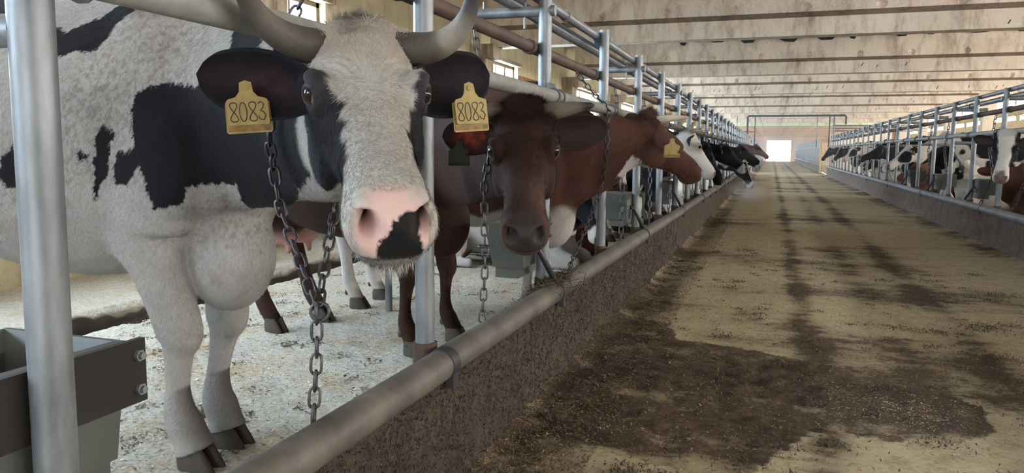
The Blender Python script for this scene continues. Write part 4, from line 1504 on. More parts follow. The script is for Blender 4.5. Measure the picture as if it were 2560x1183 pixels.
        EB = H3 @ np.stack([np.cross(ey * s, ez) , ey * s, ez], axis=1)
        T = Matrix(np.vstack([np.hstack([EB, hp((0.013, s * 0.0975, -0.005)).reshape(3, 1)]), [0, 0, 0, 1]]).tolist())
        eo.matrix_local = T @ Matrix.Scale(HS, 4)
        if voxel > 0.015:
            eo.scale = tuple(x * 0.8 for x in eo.scale)
            continue
        # lids
        lid = MB()
        pts = [(0.0235 * math.cos(a) , 0.004 - 0.006 * abs(math.cos(a)), 0.0165 * math.sin(a)) for a in np.linspace(0, 2 * PI, 22, endpoint=False)]
        lid.tube([(x, s * (y + 0.004), z) for x, y, z in pts], [0.0045 + 0.0015 * max(0, math.sin(a)) for a in np.linspace(0, 2 * PI, 22, endpoint=False)], 8, closed=True)
        lo = lid.build('eyelid', M['coat'], root, True)
        k = len(lo.data.vertices)
        set_attr(lo.data, 'coat', np.tile(getattr(info, 'lid_col', GREYSKIN)[None], (k, 1))); set_attr(lo.data, 'bare', np.full(k, 0.7))
        lo.matrix_local = T @ Matrix.Scale(HS, 4)
    # ears
    for i, ed in enumerate(ears or ()):
        s = ed['side']
        v, f, inner = ear_mesh(ed.get('len', 0.20), ed.get('w', 0.062), ed.get('cup', 0.05))
        eo = mesh_obj('ear', v, f, M['coat'], root, True)
        k = len(v)
        oc, ic = ed.get('col', ear_col)
        vv = np.array(v)
        cc = np.where(inner[:, None] > 0.5, np.array(ic)[None], np.array(oc)[None])
        rim = np.clip(np.abs(vv[:, 1]) / 0.06, 0, 1)[:, None] ** 3
        cc = cc * (1 - rim) + np.array(oc)[None] * rim
        if 'blotch' in ed:
            g = gauss(vv, (0.09, 0.0, -0.02), (0.05, 0.028, 0.05)) * inner * (0.6 + 0.8 * (vnoise(vv, 40) > 0))
            cc = cc * (1 - g[:, None].clip(0, 1)) + np.array(ed['blotch'])[None] * g[:, None].clip(0, 1)
        set_attr(eo.data, 'coat', cc); set_attr(eo.data, 'bare', inner * 0.25)
        x = np.array(ed['dir'], float); x /= np.linalg.norm(x)
        z = np.array(ed['face'], float); z -= x * z.dot(x); z /= np.linalg.norm(z)
        y = np.cross(z, x)
        B = H3 @ np.stack([x, y, z], axis=1)
        pos = hp(ed.get('base', (-0.125, s * 0.105, -0.035)))
        T = Matrix(np.vstack([np.hstack([B, pos.reshape(3, 1)]), [0, 0, 0, 1]]).tolist())
        eo.matrix_local = T @ Matrix.Scale(HS, 4)
        ed['obj'] = eo
        if ed.get('tag'):
            td = ed['tag']
            tm = tag_mesh(td.get('size', 0.068), td.get('text', True), td.get('thin', False))
            to = tm.build('ear_tag', [M[td.get('mat', 'tag')], M['tag_dirty' if 'mat' not in td else td['mat']], M['ink']], eo, False)
            # hang: local +y of the tag is up in the world, front faces td['face'] (head frame)
            upw = Mw.T @ np.array(td.get('up', (0, 0, 1.0)), float)
            fz = H3 @ np.array(td['face'], float)
            fz -= upw * fz.dot(upw); fz /= np.linalg.norm(fz)
            xx = np.cross(upw, fz)
            Bt = np.stack([xx, upw, fz], axis=1)
            pl = np.array(T) @ np.array([*(np.array(td['at']) * HS), 1.0])
            pl[:3] -= upw * td.get('drop', 0.0)
            Tt = Matrix(np.vstack([np.hstack([Bt, pl[:3].reshape(3, 1)]), [0, 0, 0, 1]]).tolist())
            to.matrix_local = (T @ Matrix.Scale(HS, 4)).inverted() @ Tt @ Matrix.Scale(HS, 4)
    # horns
    for hd in horns or ():
        pts = bez(*[hp(p) for p in hd['b']], 16)
        rr = np.array([hd.get('r', 0.031) * HS * (1 - 0.75 * t ** 1.3) for t in np.linspace(0, 1, 16)])
        rr[-1] *= 0.35
        hm = strip_tube(pts, rr, 14)
        ho = hm.build('horn', M['horn'], root, True)
        k = len(hm.v)
        tt = np.repeat(np.linspace(0, 1, 16), 14)
        tt = tt + 0.05 * vnoise(np.array(hm.v), 25, 3)
        stops = hd.get('cols', [(0, (0.05, 0.042, 0.036)), (0.36, (0.08, 0.068, 0.058)), (0.46, (0.26, 0.235, 0.20)), (0.66, (0.24, 0.22, 0.19)), (0.82, (0.06, 0.056, 0.054)), (1, (0.03, 0.03, 0.03))])
        c = np.stack([np.interp(tt, [s_[0] for s_ in stops], [s_[1][j] for s_ in stops]) for j in range(3)], axis=1)
        set_attr(ho.data, 'coat', c)
    # hooves
    if pose == 'stand' and hoof_parts:
        for (a, b) in feet:
            h = link('hoof', hoof_mesh(), M['hoof'], root)
            h.location = (a[0] + 0.004, a[1], 0.0)
            h.scale = (S, S, S)
    if tail:
        tm = MB()
        tp = bez((-0.82 * S, 0, 1.34 * S + dz), (-0.95 * S, 0, 1.30 * S + dz), (-0.93 * S, 0.02, (1.0 if pose == 'stand' else 0.9) * S + dz), (-0.92 * S, 0.03, (0.62 if pose == 'stand' else 0.60) * S + dz), 12)
        tm.tube(tp, list(np.linspace(0.035, 0.013, 12) * S), 8)
        for i in range(26):
            a = random.uniform(0, 2 * PI); r = random.uniform(0.005, 0.03)
            e = tp[-1] + np.array([math.cos(a) * r * 1.3, math.sin(a) * r * 1.3, -random.uniform(0.12, 0.24) * (1 if pose == 'stand' else 0.3)])
            m_ = (tp[-1] + e) / 2 + np.array([math.cos(a) * r, math.sin(a) * r, 0.02])
            tm.tube([tp[-1], m_, e], [0.006, 0.006, 0.001], 4)
        to = tm.build('tail', M['coat'], root, True)
        k = len(tm.v)
        set_attr(to.data, 'coat', np.tile(getattr(info, 'tail_col', WHITE * 0.6)[None], (k, 1))); set_attr(to.data, 'bare', np.zeros(k))
    return info

def mixc(col, mask, c):
    m = np.clip(mask, 0, 1)[:, None]
    return col * (1 - m) + np.array(c)[None] * m

# ------------------------------------------------------------------ the herd
def finish(I, col, bare, muzzle, pad=True):
    P, Q, S, dz = I.P, I.Q, I.S, I.dz
    u = gauss(P, (-0.40 * S, 0, 0.52 * S + dz), (0.22 * S, 0.18 * S, 0.14 * S))
    col = mixc(col, smoothstep(0.35, 0.6, u), PINK * 0.9)
    edge = np.hypot(Q[:, 1] / 0.060, (Q[:, 2] + 0.065) / 0.060) + 0.12 * vnoise(Q, 30, 5)
    nz = I.near * (Q[:, 0] > 0.29) * (1 - smoothstep(0.85, 1.05, edge)) * smoothstep(-0.122, -0.112, Q[:, 2])
    col = mixc(col, nz, muzzle)
    bare = np.maximum(bare, nz * 0.9)
    return col, bare

def brown_coat(base, seed=1, white_belly=0.0, muzzle=GREYSKIN, face_white=False, legs_white=False, light=(0.17, 0.075, 0.05)):
    def fn(I):
        P, Q, S, dz = I.P, I.Q, I.S, I.dz
        n = vnoise(P, 4.0, seed)
        n2 = vnoise(P, 11.0, seed + 2)
        col = np.tile(np.array(base)[None], (len(P), 1)) * (1 + 0.35 * n + 0.2 * n2)[:, None]
        col = mixc(col, I.near * smoothstep(0.05, 0.25, Q[:, 0]) * (0.35 + 0.5 * n2), light)
        if white_belly:
            z = P[:, 2] + 0.14 * n + 0.06 * n2
            ch = np.where(P[:, 0] > 0.3 * S, (1 - smoothstep(0.62 * S, 0.70 * S, z)), (1 - smoothstep(0.58 * S, 0.64 * S, z)))
            col = mixc(col, ch * white_belly, WHITE)
        if legs_white:
            col = mixc(col, 1 - smoothstep(0.42, 0.52, P[:, 2] + 0.1 * n), WHITE * 0.9)
        if face_white:
            th = I.near * (Q[:, 2] < -0.195 + 0.03 * n2) * (Q[:, 0] < 0.22) * (Q[:, 0] > -0.16)
            col = mixc(col, th, WHITE)
        return finish(I, col, np.zeros(len(P)), muzzle)
    return fn

def holstein(seed, bias=0.0, blaze=0.05, muzzle=GREYSKIN, sc=1.9, face='blaze', legs_white=True):
    def fn(I):
        P, Q, S = I.P, I.Q, I.S
        n = vnoise(P * np.array([1, 0.6, 0.8]), sc, seed) + 0.22 * vnoise(P, 7.0, seed)
        m = smoothstep(-0.03, 0.03, n + bias)
        col = WHITE[None] * (1 - m)[:, None] + BLACK[None] * m[:, None]
        if legs_white:
            col = mixc(col, 1 - smoothstep(0.45, 0.5, P[:, 2] + 0.1 * n), WHITE * 0.85)
        e = vnoise(Q, 16.0, seed + 3) * 0.018
        hd = I.near & (Q[:, 0] > -0.22)
        if face == 'blaze':
            bw = np.interp(Q[:, 0], [-0.2, -0.05, 0.05, 0.2, 0.26, 0.4], [blaze * 1.5, blaze * 1.3, blaze, blaze * 0.9, blaze * 1.6, 0.2])
            f = smoothstep(-0.006, 0.006, np.abs(Q[:, 1]) - bw + e)
        elif face == 'black':
            f = np.ones(len(P))
        elif face == 'white_nose':
            f = 1 - smoothstep(0.24, 0.26, Q[:, 0] + e)
        elif face == 'patch':       # white head, black patch around the eyes
            f = 1 - smoothstep(0.9, 1.05, np.sqrt(((Q[:, 0] - 0.05) / 0.15) ** 2 + ((np.abs(Q[:, 1]) - 0.10) / 0.065) ** 2 + ((Q[:, 2] + 0.07) / 0.12) ** 2) + 4 * e)
        else:
            f = np.zeros(len(P))
        hc = WHITE[None] * (1 - f)[:, None] + BLACK[None] * f[:, None]
        w = hd * smoothstep(-0.24, -0.20, Q[:, 0])
        col = col * (1 - w)[:, None] + hc * w[:, None]
        return finish(I, col, np.zeros(len(P)), muzzle)
    return fn

PATCH_A = [(0.615, 1.175), (0.604, 1.092), (0.609, 1.014), (0.557, 0.997), (0.534, 0.957), (0.532, 0.911), (0.58, 0.907), (0.621, 0.975), (0.638, 0.891), (0.645, 0.845), (0.716, 0.851), (0.735, 0.903),
           (0.80, 0.916), (0.86, 0.917), (0.85, 0.85), (0.83, 0.76), (0.93, 0.80), (1.03, 0.845), (1.165, 0.905), (1.323, 0.965), (1.60, 1.00), (1.60, 1.35), (1.17, 1.45), (0.885, 1.42), (0.891, 1.348), (0.93, 1.25), (0.81, 1.183), (0.687, 1.199)]
PATCH_B = [(0.520, 1.085), (0.550, 1.062), (0.528, 1.002), (0.503, 0.934), (0.470, 0.875), (0.458, 0.899), (0.486, 0.991), (0.505, 1.05)]
PATCH_C = [(0.30, 1.36), (0.368, 1.345), (0.42, 1.37), (0.468, 1.385), (0.53, 1.44), (0.40, 1.60), (0.80, 1.62), (0.60, 1.44), (0.525, 1.351), (0.484, 1.282), (0.433, 1.285), (0.37, 1.27), (0.27, 1.22)]
PATCH_D = [(0.20, 0.985), (0.255, 1.02), (0.29, 0.97), (0.26, 0.91), (0.19, 0.895), (0.17, 0.93)]
PATCH_F = [(-0.75, 1.6), (-0.2, 1.6), (-0.1, 1.3), (-0.25, 1.05), (-0.5, 0.95), (-0.7, 1.1)]
PATCH_G = [(-0.05, 1.5), (0.18, 1.53), (0.2, 1.46), (0.1, 1.40), (-0.02, 1.38)]
def hero_coat(I):
    P, Q = I.P, I.Q
    n = vnoise(P, 38.0, 3); n2 = vnoise(P, 90.0, 4); n3 = vnoise(P, 10.0, 6)
    x = P[:, 0] + 0.010 * n + 0.006 * n2 + 0.008 * n3; z = P[:, 2] + 0.010 * vnoise(P, 40.0, 9) + 0.006 * n2
    m = np.zeros(len(P))
    for pl in (PATCH_A, PATCH_B, PATCH_C, PATCH_D, PATCH_F, PATCH_G):
        m = np.maximum(m, in_poly(pl, x, z))
    m = np.maximum(m, np.hypot(x - 0.454, z - 0.99) < 0.012)
    # white wedge on the crest of the neck
    m *= 1 - ((x > 1.05) & (x < 1.12) & (z > 1.22) & (P[:, 1] < -0.2))
    roan = smoothstep(-0.05, 0.35, vnoise(P * np.array([1, 1, 0.6]), 105.0, 11)) * smoothstep(-0.25, 0.25, vnoise(P, 3.5, 12) + 0.12) * smoothstep(0.6, 0.8, P[:, 2])
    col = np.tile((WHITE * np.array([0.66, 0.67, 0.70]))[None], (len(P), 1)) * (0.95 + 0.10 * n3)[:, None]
    col = mixc(col, 0.6 * roan, (0.17, 0.145, 0.135))
    # dung stains at the knee, brisket and fetlock
    st = 0.6 * gauss(P, (0.62, -0.09, 0.41), (0.05, 0.05, 0.05)) + 0.5 * gauss(P, (0.74, -0.12, 0.62), (0.05, 0.05, 0.03)) * (n > 0) + 0.22 * gauss(P, (0.6, -0.1, 0.14), (0.06, 0.06, 0.04)) * (0.5 + n)
    col = mixc(col, st, (0.24, 0.19, 0.14))
    col = mixc(col, m, BLACK * (1 + 0.0))
    # head
    e = 0.010 * vnoise(Q, 45.0, 5) + 0.006 * vnoise(Q, 110.0, 7)
    u, v, w = Q[:, 0], Q[:, 1], Q[:, 2]
    br = np.interp(u, [-0.16, -0.129, -0.074, 0.018, 0.068, 0.108, 0.176, 0.218, 0.245, 0.27], [0.13, 0.104, 0.083, 0.066, 0.050, 0.055, 0.051, 0.058, 0.066, 0.2])
    bl = np.interp(u, [-0.12, -0.06, 0.002, 0.042, 0.131, 0.214, 0.25, 0.283], [0.13, 0.108, 0.090, 0.076, 0.056, 0.053, 0.058, 0.2])
    f = np.where(v < 0, np.abs(v) - br, v - bl)
    blk = smoothstep(-0.003, 0.003, f + e)
    blk *= 1 - smoothstep(-0.02, 0.02, (u - 0.235) - 0.5 * (w + 0.11) * -1 + 0.5 * e - 0.02)        # white lips and chin
    blk *= smoothstep(-0.235, -0.215, w + 2 * e)                                      # white throat
    blk = np.where(u < -0.17, np.where(w > -0.06, 0, blk), blk)
    hm = I.near * smoothstep(-0.235, -0.20, u) * (np.abs(v) < 0.14) * smoothstep(-0.30, -0.26, w)
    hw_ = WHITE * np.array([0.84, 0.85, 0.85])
    tan = smoothstep(-0.02, 0.06, -u - 0.02) * smoothstep(0.0, 0.03, w)
    hc = np.tile(hw_[None], (len(P), 1)) * (0.97 + 0.08 * vnoise(Q, 22.0, 8))[:, None]
    hc = mixc(hc, 0.40 * tan * (0.8 + 0.5 * vnoise(Q, 30.0, 2)), (0.36, 0.28, 0.21))
    dk = np.tile((BLACK * 1.5)[None], (len(P), 1))
    dk = mixc(dk, 0.5 * gauss(Q, (0.0, -0.1, 0.0), (0.07, 0.05, 0.05)) + 0.5 * gauss(Q, (0.0, 0.1, 0.0), (0.07, 0.05, 0.05)), (0.075, 0.07, 0.08))
    hc = hc * (1 - blk)[:, None] + dk * blk[:, None]
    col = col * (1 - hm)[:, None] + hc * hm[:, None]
    # bare nose, with a black blotch
    edge = np.hypot(v / 0.064, (w + 0.065) / 0.052) + 0.10 * vnoise(Q, 40, 5)
    nz = I.near * smoothstep(0.285, 0.325, u) * (1 - smoothstep(0.75, 1.12, edge)) * smoothstep(-0.117, -0.105, w)
    pk = np.tile(np.array([[0.58, 0.41, 0.37]]), (len(P), 1))
    for s in (-1, 1):
        pk = mixc(pk, 0.8 * gauss(Q, (0.33, s * 0.042 + 0.005, -0.058), (0.1, 0.018, 0.018)), (0.34, 0.15, 0.13))
        pk = mixc(pk, 1.25 * gauss(Q, (0.34, s * 0.039 + 0.005, -0.059), (0.06, 0.0095, 0.0105)), (0.04, 0.016, 0.015))
    col = col * (1 - nz)[:, None] + pk * nz[:, None]
    ev = 0.004 * vnoise(Q, 120, 8) + 0.004 * vnoise(Q, 50, 4)
    bp = I.near * (u > 0.3) * in_poly([(-0.026, -0.112), (-0.022, -0.078), (-0.004, -0.060), (0.008, -0.043), (0.034, -0.040), (0.042, -0.058), (0.038, -0.075), (0.046, -0.088), (0.044, -0.113)], v + ev, w - ev)
    col = mixc(col, bp, (0.010, 0.009, 0.009))
    lip = I.near * (u > 0.25) * (w < -0.108) * (w > -0.128) * (v > -0.05)
    col = mixc(col, 0.7 * lip, (0.03, 0.028, 0.028))
    bare = np.where(bp > 0, 0.25, nz * 0.75)
    I.lid_col = np.array([0.03, 0.028, 0.032])
    return col, bare

def grow_hair(I, count, len_fn, flow_fn, keep_fn, width=0.0008, lift=0.35, name='coat_hair', seed=1):
    me = I.body.data
    me.calc_loop_triangles()
    T = np.empty(len(me.loop_triangles) * 3, np.int32); me.loop_triangles.foreach_get('vertices', T); T = T.reshape(-1, 3)
    P = I.P; A, B, C = P[T[:, 0]], P[T[:, 1]], P[T[:, 2]]
    N = np.cross(B - A, C - A); ar = np.linalg.norm(N, axis=1); N /= ar[:, None] + 1e-12
    cen = (A + B + C) / 3
    wgt = ar * keep_fn(cen, N)
    r = np.random.default_rng(seed)
    idx = r.choice(len(T), count, p=wgt / wgt.sum())
    a = r.random((count, 2)); sw = a.sum(1) > 1; a[sw] = 1 - a[sw]
    p = A[idx] + a[:, :1] * (B - A)[idx] + a[:, 1:] * (C - A)[idx]
    n = N[idx]
    fl = flow_fn(p) + 0.28 * r.normal(size=(count, 3))
    fl -= n * (fl * n).sum(1)[:, None]; fl /= np.linalg.norm(fl, axis=1)[:, None] + 1e-9
    d = fl + n * (lift * (0.6 + 0.8 * r.random((count, 1))))
    d /= np.linalg.norm(d, axis=1)[:, None]
    L = len_fn(p) * (0.6 + 0.7 * r.random(count))
    side = np.cross(d, n); side /= np.linalg.norm(side, axis=1)[:, None] + 1e-9
    b = p - n * 0.0008
    tip = p + d * L[:, None]
    v = np.stack([b - side * width, b + side * width, tip], 1).reshape(-1, 3)
    m = bpy.data.meshes.new(name)
    m.vertices.add(len(v)); m.vertices.foreach_set('co', v.astype(np.float32).ravel())
    m.loops.add(len(v)); m.loops.foreach_set('vertex_index', np.arange(len(v), dtype=np.int32))
    m.polygons.add(count); m.polygons.foreach_set('loop_start', np.arange(0, 3 * count, 3, dtype=np.int32)); m.polygons.foreach_set('loop_total', np.full(count, 3, np.int32))
    m.update()
    c = I.col[T[idx, 0]] * (0.85 + 0.3 * r.random((count, 1)))
    set_attr(m, 'coat', np.repeat(c, 3, axis=0)); set_attr(m, 'bare', np.zeros(3 * count))
    o = link(name, m, M['hair'], I.root)
    o['kind'] = 'stuff'
    return o

hero = make_cow('spotted_cow', 'black and white horned cow with two numbered yellow ear tags turning her head', (-2.30, 1.99, STALL_Z), 0.0,
    (-0.715, 1.2723, 1.1768), (0.5142, -0.7157, -0.4726), (0.2444, -0.4059, 0.8806), hero_coat, voxel=0.0065, HS=1.02, S=1.1,
    legs={'fr': (-0.075, 0.065), 'fl': (-0.10, -0.065)}, eye_white=1.0, nshift=1.0, udder=False, leg_fat=1.18,
    neck=dict(t0=(0.34, -0.08, 0.04), brisket=(0.62, -0.01, 0.625, 0.145, 0.115, 0.17)),
    ear_col=(BLACK, np.array([0.011, 0.008, 0.011])),
    ears=[dict(side=-1, dir=(-0.30, -1.0, 0.06), face=(0.75, -0.25, 0.45), len=0.215, w=0.066, base=(-0.085, -0.10, -0.045), blotch=(0.035, 0.016, 0.02), tag=dict(size=0.066, drop=0.042, at=(0.125, -0.030, 0.022), face=(0.9, 0.05, 0.4), up=(-0.10, 0.0, 1.0))),
          dict(side=1, dir=(-0.50, 0.85, -0.02), face=(0.75, 0.55, 0.40), len=0.205, w=0.066, base=(-0.08, 0.10, -0.045), tag=dict(size=0.068, drop=0.045, at=(0.125, 0.03, 0.022), face=(0.9, 0.35, 0.4), up=(-0.12, 0.0, 1.0)))],
    horns=[dict(r=0.036, cols=[(0, (0.05, 0.042, 0.036)), (0.35, (0.085, 0.075, 0.065)), (0.6, (0.14, 0.125, 0.11)), (0.85, (0.07, 0.065, 0.06)), (1, (0.04, 0.04, 0.04))], b=[(-0.150, -0.075, 0.02), (-0.130, -0.150, 0.035), (-0.085, -0.205, 0.095), (0.01, -0.215, 0.235)]),
           dict(r=0.036, b=[(-0.15, 0.072, 0.02), (-0.125, 0.15, 0.018), (-0.10, 0.215, 0.06), (-0.08, 0.20, 0.19)])])
def hq(I, p):
    return (p - I.E[None]) @ I.H3 / I.HS
def hero_flow(p):
    q = hq(hero, p)
    head = smoothstep(-0.26, -0.18, q[:, 0]) * (np.abs(q[:, 1]) < 0.2) * smoothstep(-0.32, -0.26, q[:, 2])
    rel = q - np.array([[0.02, 0.0, 0.03]])
    fh = rel / (np.linalg.norm(rel, axis=1)[:, None] + 1e-6)
    fh = fh + np.array([[0.3, 0, -0.25]])
    fb = np.tile(np.array([[-0.55, 0, -0.85]]), (len(p), 1))
    return (fh @ hero.H3.T) * head[:, None] + fb * (1 - head)[:, None]
def hero_keep(c, n):
    q = hq(hero, c)
    nose = (q[:, 0] > 0.30) * (np.abs(q[:, 1]) < 0.055) * (q[:, 2] > -0.112) * (q[:, 2] < -0.02)
    near = (q[:, 0] > -0.35) * (np.abs(q[:, 1]) < 0.25)
    eye = np.exp(-(((q[:, 0]) / 0.03) ** 2 + ((np.abs(q[:, 1]) - 0.108) / 0.03) ** 2 + ((q[:, 2]) / 0.03) ** 2)) > 0.25
    return np.where(near, 5.0, 1.0) * (1 - nose) * (1 - eye) * (c[:, 0] > -0.35) * np.where(c[:, 1] > 0.12, 0.25, 1) * (c[:, 2] > 0.1)
grow_hair(hero, 150000, lambda p: np.where(hq(hero, p)[:, 0] > -0.3, 0.010, 0.013), hero_flow, hero_keep, 0.00075, 0.30)
# forelock, chin bristles and ear fringe
grow_hair(hero, 1100, lambda p: np.full(len(p), 0.030), lambda p: np.tile((hero.H3 @ np.array([0.75, 0.0, 0.5]))[None], (len(p), 1)) + 0.5 * np.sin(p * 90),
          lambda c, n: gauss(hq(hero, c), (-0.175, -0.01, 0.07), (0.03, 0.032, 0.03)) * (n @ hero.H3[:, 2] > 0), 0.0008, 0.35, 'forelock', 3)
grow_hair(hero, 700, lambda p: np.full(len(p), 0.026), lambda p: np.tile((hero.H3 @ np.array([0.3, 0.0, -0.9]))[None], (len(p), 1)),
          lambda c, n: (hq(hero, c)[:, 0] > 0.22) * (hq(hero, c)[:, 2] < -0.125), 0.0006, 0.9, 'whiskers', 4)

def ears2(col=None, inner=None, tagd=None, tag_side=-1, droop=0.0, back=-0.3, **kw):
    out = []
    for s in (-1, 1):
        d = dict(side=s, dir=(back, s * 1.0, -droop), face=(0.75, 0.25 * s, 0.4), base=(-0.09, s * 0.10, -0.04), **kw)
        if tagd and (tag_side == s or tag_side == 0):
            d['tag'] = dict(tagd)
        out.append(d)
    return out
def horns2(kind='short', r=0.026, L=0.16, cols=None):
    out = []
    for s in (-1, 1):
        if kind == 'short':
            b = [(-0.155, s * 0.07, 0.03), (-0.16, s * (0.07 + L * 0.35), 0.04), (-0.155, s * (0.07 + L * 0.7), 0.05), (-0.145, s * (0.07 + L), 0.065)]
        else:
            b = [(-0.155, s * 0.07, 0.03), (-0.17, s * (0.09 + L * 0.5), 0.03), (-0.15, s * (0.10 + L), 0.06), (-0.10, s * (0.08 + L), 0.06 + L * 0.7)]
        d = dict(b=b, r=r)
        if cols:
            d['cols'] = cols
        out.append(d)
    return out
PALE_HORN = [(0, (0.45, 0.38, 0.28)), (0.6, (0.52, 0.46, 0.36)), (1, (0.40, 0.34, 0.26))]
YT = lambda: dict(text=False, size=0.06, at=(0.10, 0.0, 0.004), face=(0.4, 0.0, 0.5))

# dark brown cow facing the aisle
cow2 = make_cow('brown_cow', 'dark brown short-horned cow looking into the aisle behind the plain galvanised post', (-2.20, 3.62, STALL_Z), -0.18,
    (-0.80, 2.478, 1.074), (0.2649, -0.7694, -0.5813), (0.1633, -0.5583, 0.8134), brown_coat(DKBROWN * np.array([0.80, 0.78, 0.85]), 3, muzzle=(0.035, 0.028, 0.028), light=(0.11, 0.064, 0.052)), voxel=0.010, HS=1.06,
    legs={'fr': (-0.02, -0.02), 'fl': (0.0, 0.02), 'hr': (0.19, 0.0), 'hl': (0.23, 0.02)}, neck=dict(t0=(0.42, -0.10, 0.0), brisket=(0.66, 0.0, 0.66, 0.15, 0.11, 0.19)),
    ear_col=(DKBROWN * 0.55, np.array([0.03, 0.02, 0.02])),
    ears=[dict(side=-1, dir=(-0.35, -1.0, -0.22), face=(0.75, -0.3, 0.35), base=(-0.115, -0.095, -0.035), blotch=(0.50, 0.10, 0.075), len=0.20, tag=dict(size=0.06, at=(0.13, 0.02, 0.012), face=(0.9, 0.1, 0.4), text=False, mat='tag_dark')),
          dict(side=1, dir=(-0.25, 1.0, -0.02), face=(0.75, 0.2, 0.35), base=(-0.115, 0.095, -0.035), len=0.20)],
    horns=horns2('short', 0.034, 0.165, [(0, (0.05, 0.04, 0.035)), (0.35, (0.16, 0.13, 0.10)), (0.7, (0.13, 0.11, 0.09)), (0.85, (0.04, 0.035, 0.035)), (1, (0.03, 0.03, 0.03))]))
grow_hair(cow2, 9000, lambda p: np.full(len(p), 0.027), lambda p: np.tile((cow2.H3 @ np.array([0.6, 0.0, 0.2]))[None], (len(p), 1)) + 0.9 * np.sin(p * 70),
          lambda c, n: gauss(hq(cow2, c), (-0.16, 0.0, 0.06), (0.05, 0.085, 0.05)) * (n @ cow2.H3[:, 2] > -0.2), 0.0009, 0.55, 'curly_forelock', 5)
grow_hair(cow2, 40000, lambda p: np.full(len(p), 0.013), lambda p: np.tile((cow2.H3 @ np.array([0.6, 0.0, -0.4]))[None], (len(p), 1)),
          lambda c, n: (hq(cow2, c)[:, 0] > -0.5) * (hq(cow2, c)[:, 0] < 0.29) * 1.0, 0.0011, 0.3, 'coat_hair', 6)

# brown and white cow in profile
cow3 = make_cow('brown_cow', 'reddish brown cow with white throat and pale horn, head turned away along the aisle', (-1.92, 4.42, STALL_Z), 0.04,
    (-0.625, 4.72, 1.158), (0.62, 0.60, -0.50), (0.60, 0.15, 0.78), brown_coat(BROWN * np.array([0.80, 0.92, 1.1]), 5, white_belly=0.95, face_white=True, legs_white=True, light=(0.085, 0.038, 0.027)), voxel=0.012,
    neck=dict(brisket=(0.66, 0.0, 0.62, 0.16, 0.11, 0.20), r=[(0.20, 0.30, 0.46), (0.18, 0.25, 0.46), (0.155, 0.20, 0.40), (0.13, 0.16, 0.27), (0.10, 0.12, 0.14)]), ear_col=(np.array([0.085, 0.04, 0.03]), PINK * 0.4),
    ears=[dict(side=-1, dir=(0.45, -0.85, -0.05), face=(0.7, 0.5, -0.35), base=(-0.11, -0.09, -0.02), len=0.22, tag=dict(size=0.075, at=(0.15, 0.0, -0.055), face=(-0.4, -0.9, 0.1), text=False)),
          dict(side=1, dir=(-0.3, 1.0, 0.0), face=(0.75, 0.2, 0.35), base=(-0.09, 0.10, -0.04), len=0.20)],
    horns=[dict(r=0.030, cols=PALE_HORN, b=[(-0.150, -0.06, 0.03), (-0.13, -0.10, 0.07), (-0.09, -0.14, 0.12), (-0.04, -0.17, 0.16)]),
           dict(r=0.026, cols=PALE_HORN, b=[(-0.155, 0.065, 0.03), (-0.15, 0.11, 0.05), (-0.13, 0.16, 0.08), (-0.09, 0.20, 0.11)])])
grow_hair(cow3, 60000, lambda p: np.full(len(p), 0.016), lambda p: np.tile(np.array([[-0.5, 0.2, -0.8]]), (len(p), 1)), lambda c, n: (c[:, 0] > 0.2) * (c[:, 2] > 0.45) * (hq(cow3, c)[:, 0] < 0.30), 0.0016, 0.3, 'coat_hair', 12)
grow_hair(cow3, 900, lambda p: np.full(len(p), 0.04), lambda p: np.tile((cow3.H3 @ np.array([0.5, 0.0, 0.4]))[None], (len(p), 1)) + 0.8 * np.sin(p * 70),
          lambda c, n: gauss(hq(cow3, c), (-0.16, 0.0, 0.06), (0.05, 0.06, 0.05)) * (n @ cow3.H3[:, 2] > -0.2), 0.0018, 0.6, 'forelock', 13)

# ---- the rest of the window-side row
def L(name, label, E, u, w, coat, base, heading=0.0, **kw):
    kw.setdefault('voxel', 0.02)
    kw.setdefault('ears', ears2())
    return make_cow(name, label, (*base, STALL_Z), heading, E, u, w, coat, **kw)
L('spotted_cow', 'black and white cow lying on the sawdust behind the reddish brown cow', (-1.42, 6.25, 0.66), (0.45, -0.35, -0.82), (0.75, -0.3, 0.55),
  holstein(4, 0.25, face='white_nose'), (-2.35, 6.45), 0.0, pose='lie')
L('brown_cow', 'brown cow with a green ear tag lying beyond the reddish brown cow', (-1.50, 7.35, 0.62), (0.5, -0.6, -0.6), (0.3, -0.5, 0.8),
  brown_coat(BROWN, 8), (-2.4, 7.45), 0.0, pose='lie', ear_col=(BROWN * 0.9, PINK * 0.3), ears=ears2(tagd=dict(size=0.075, at=(0.13, 0, 0.01), face=(0.8, 0, 0.4), text=False, mat='tag_green'), tag_side=1))
L('black_cow', 'black cow with her head lowered behind the second grey-green trough', (-1.12, 7.65, 0.84), (0.10, -0.45, -0.88), (0.25, -0.85, 0.45),
  holstein(6, 0.5, face='black'), (-2.30, 8.65), -0.1)
L('spotted_cow', 'white-faced cow with an upturned horn just beyond the reddish brown cow', (-0.73, 8.05, 1.13), (0.60, 0.25, -0.75), (0.75, 0.2, 0.6),
  holstein(12, 0.0, face='white', muzzle=PINK * 0.8), (-2.25, 9.75), -0.25, horns=horns2('up', 0.024, 0.10, PALE_HORN))
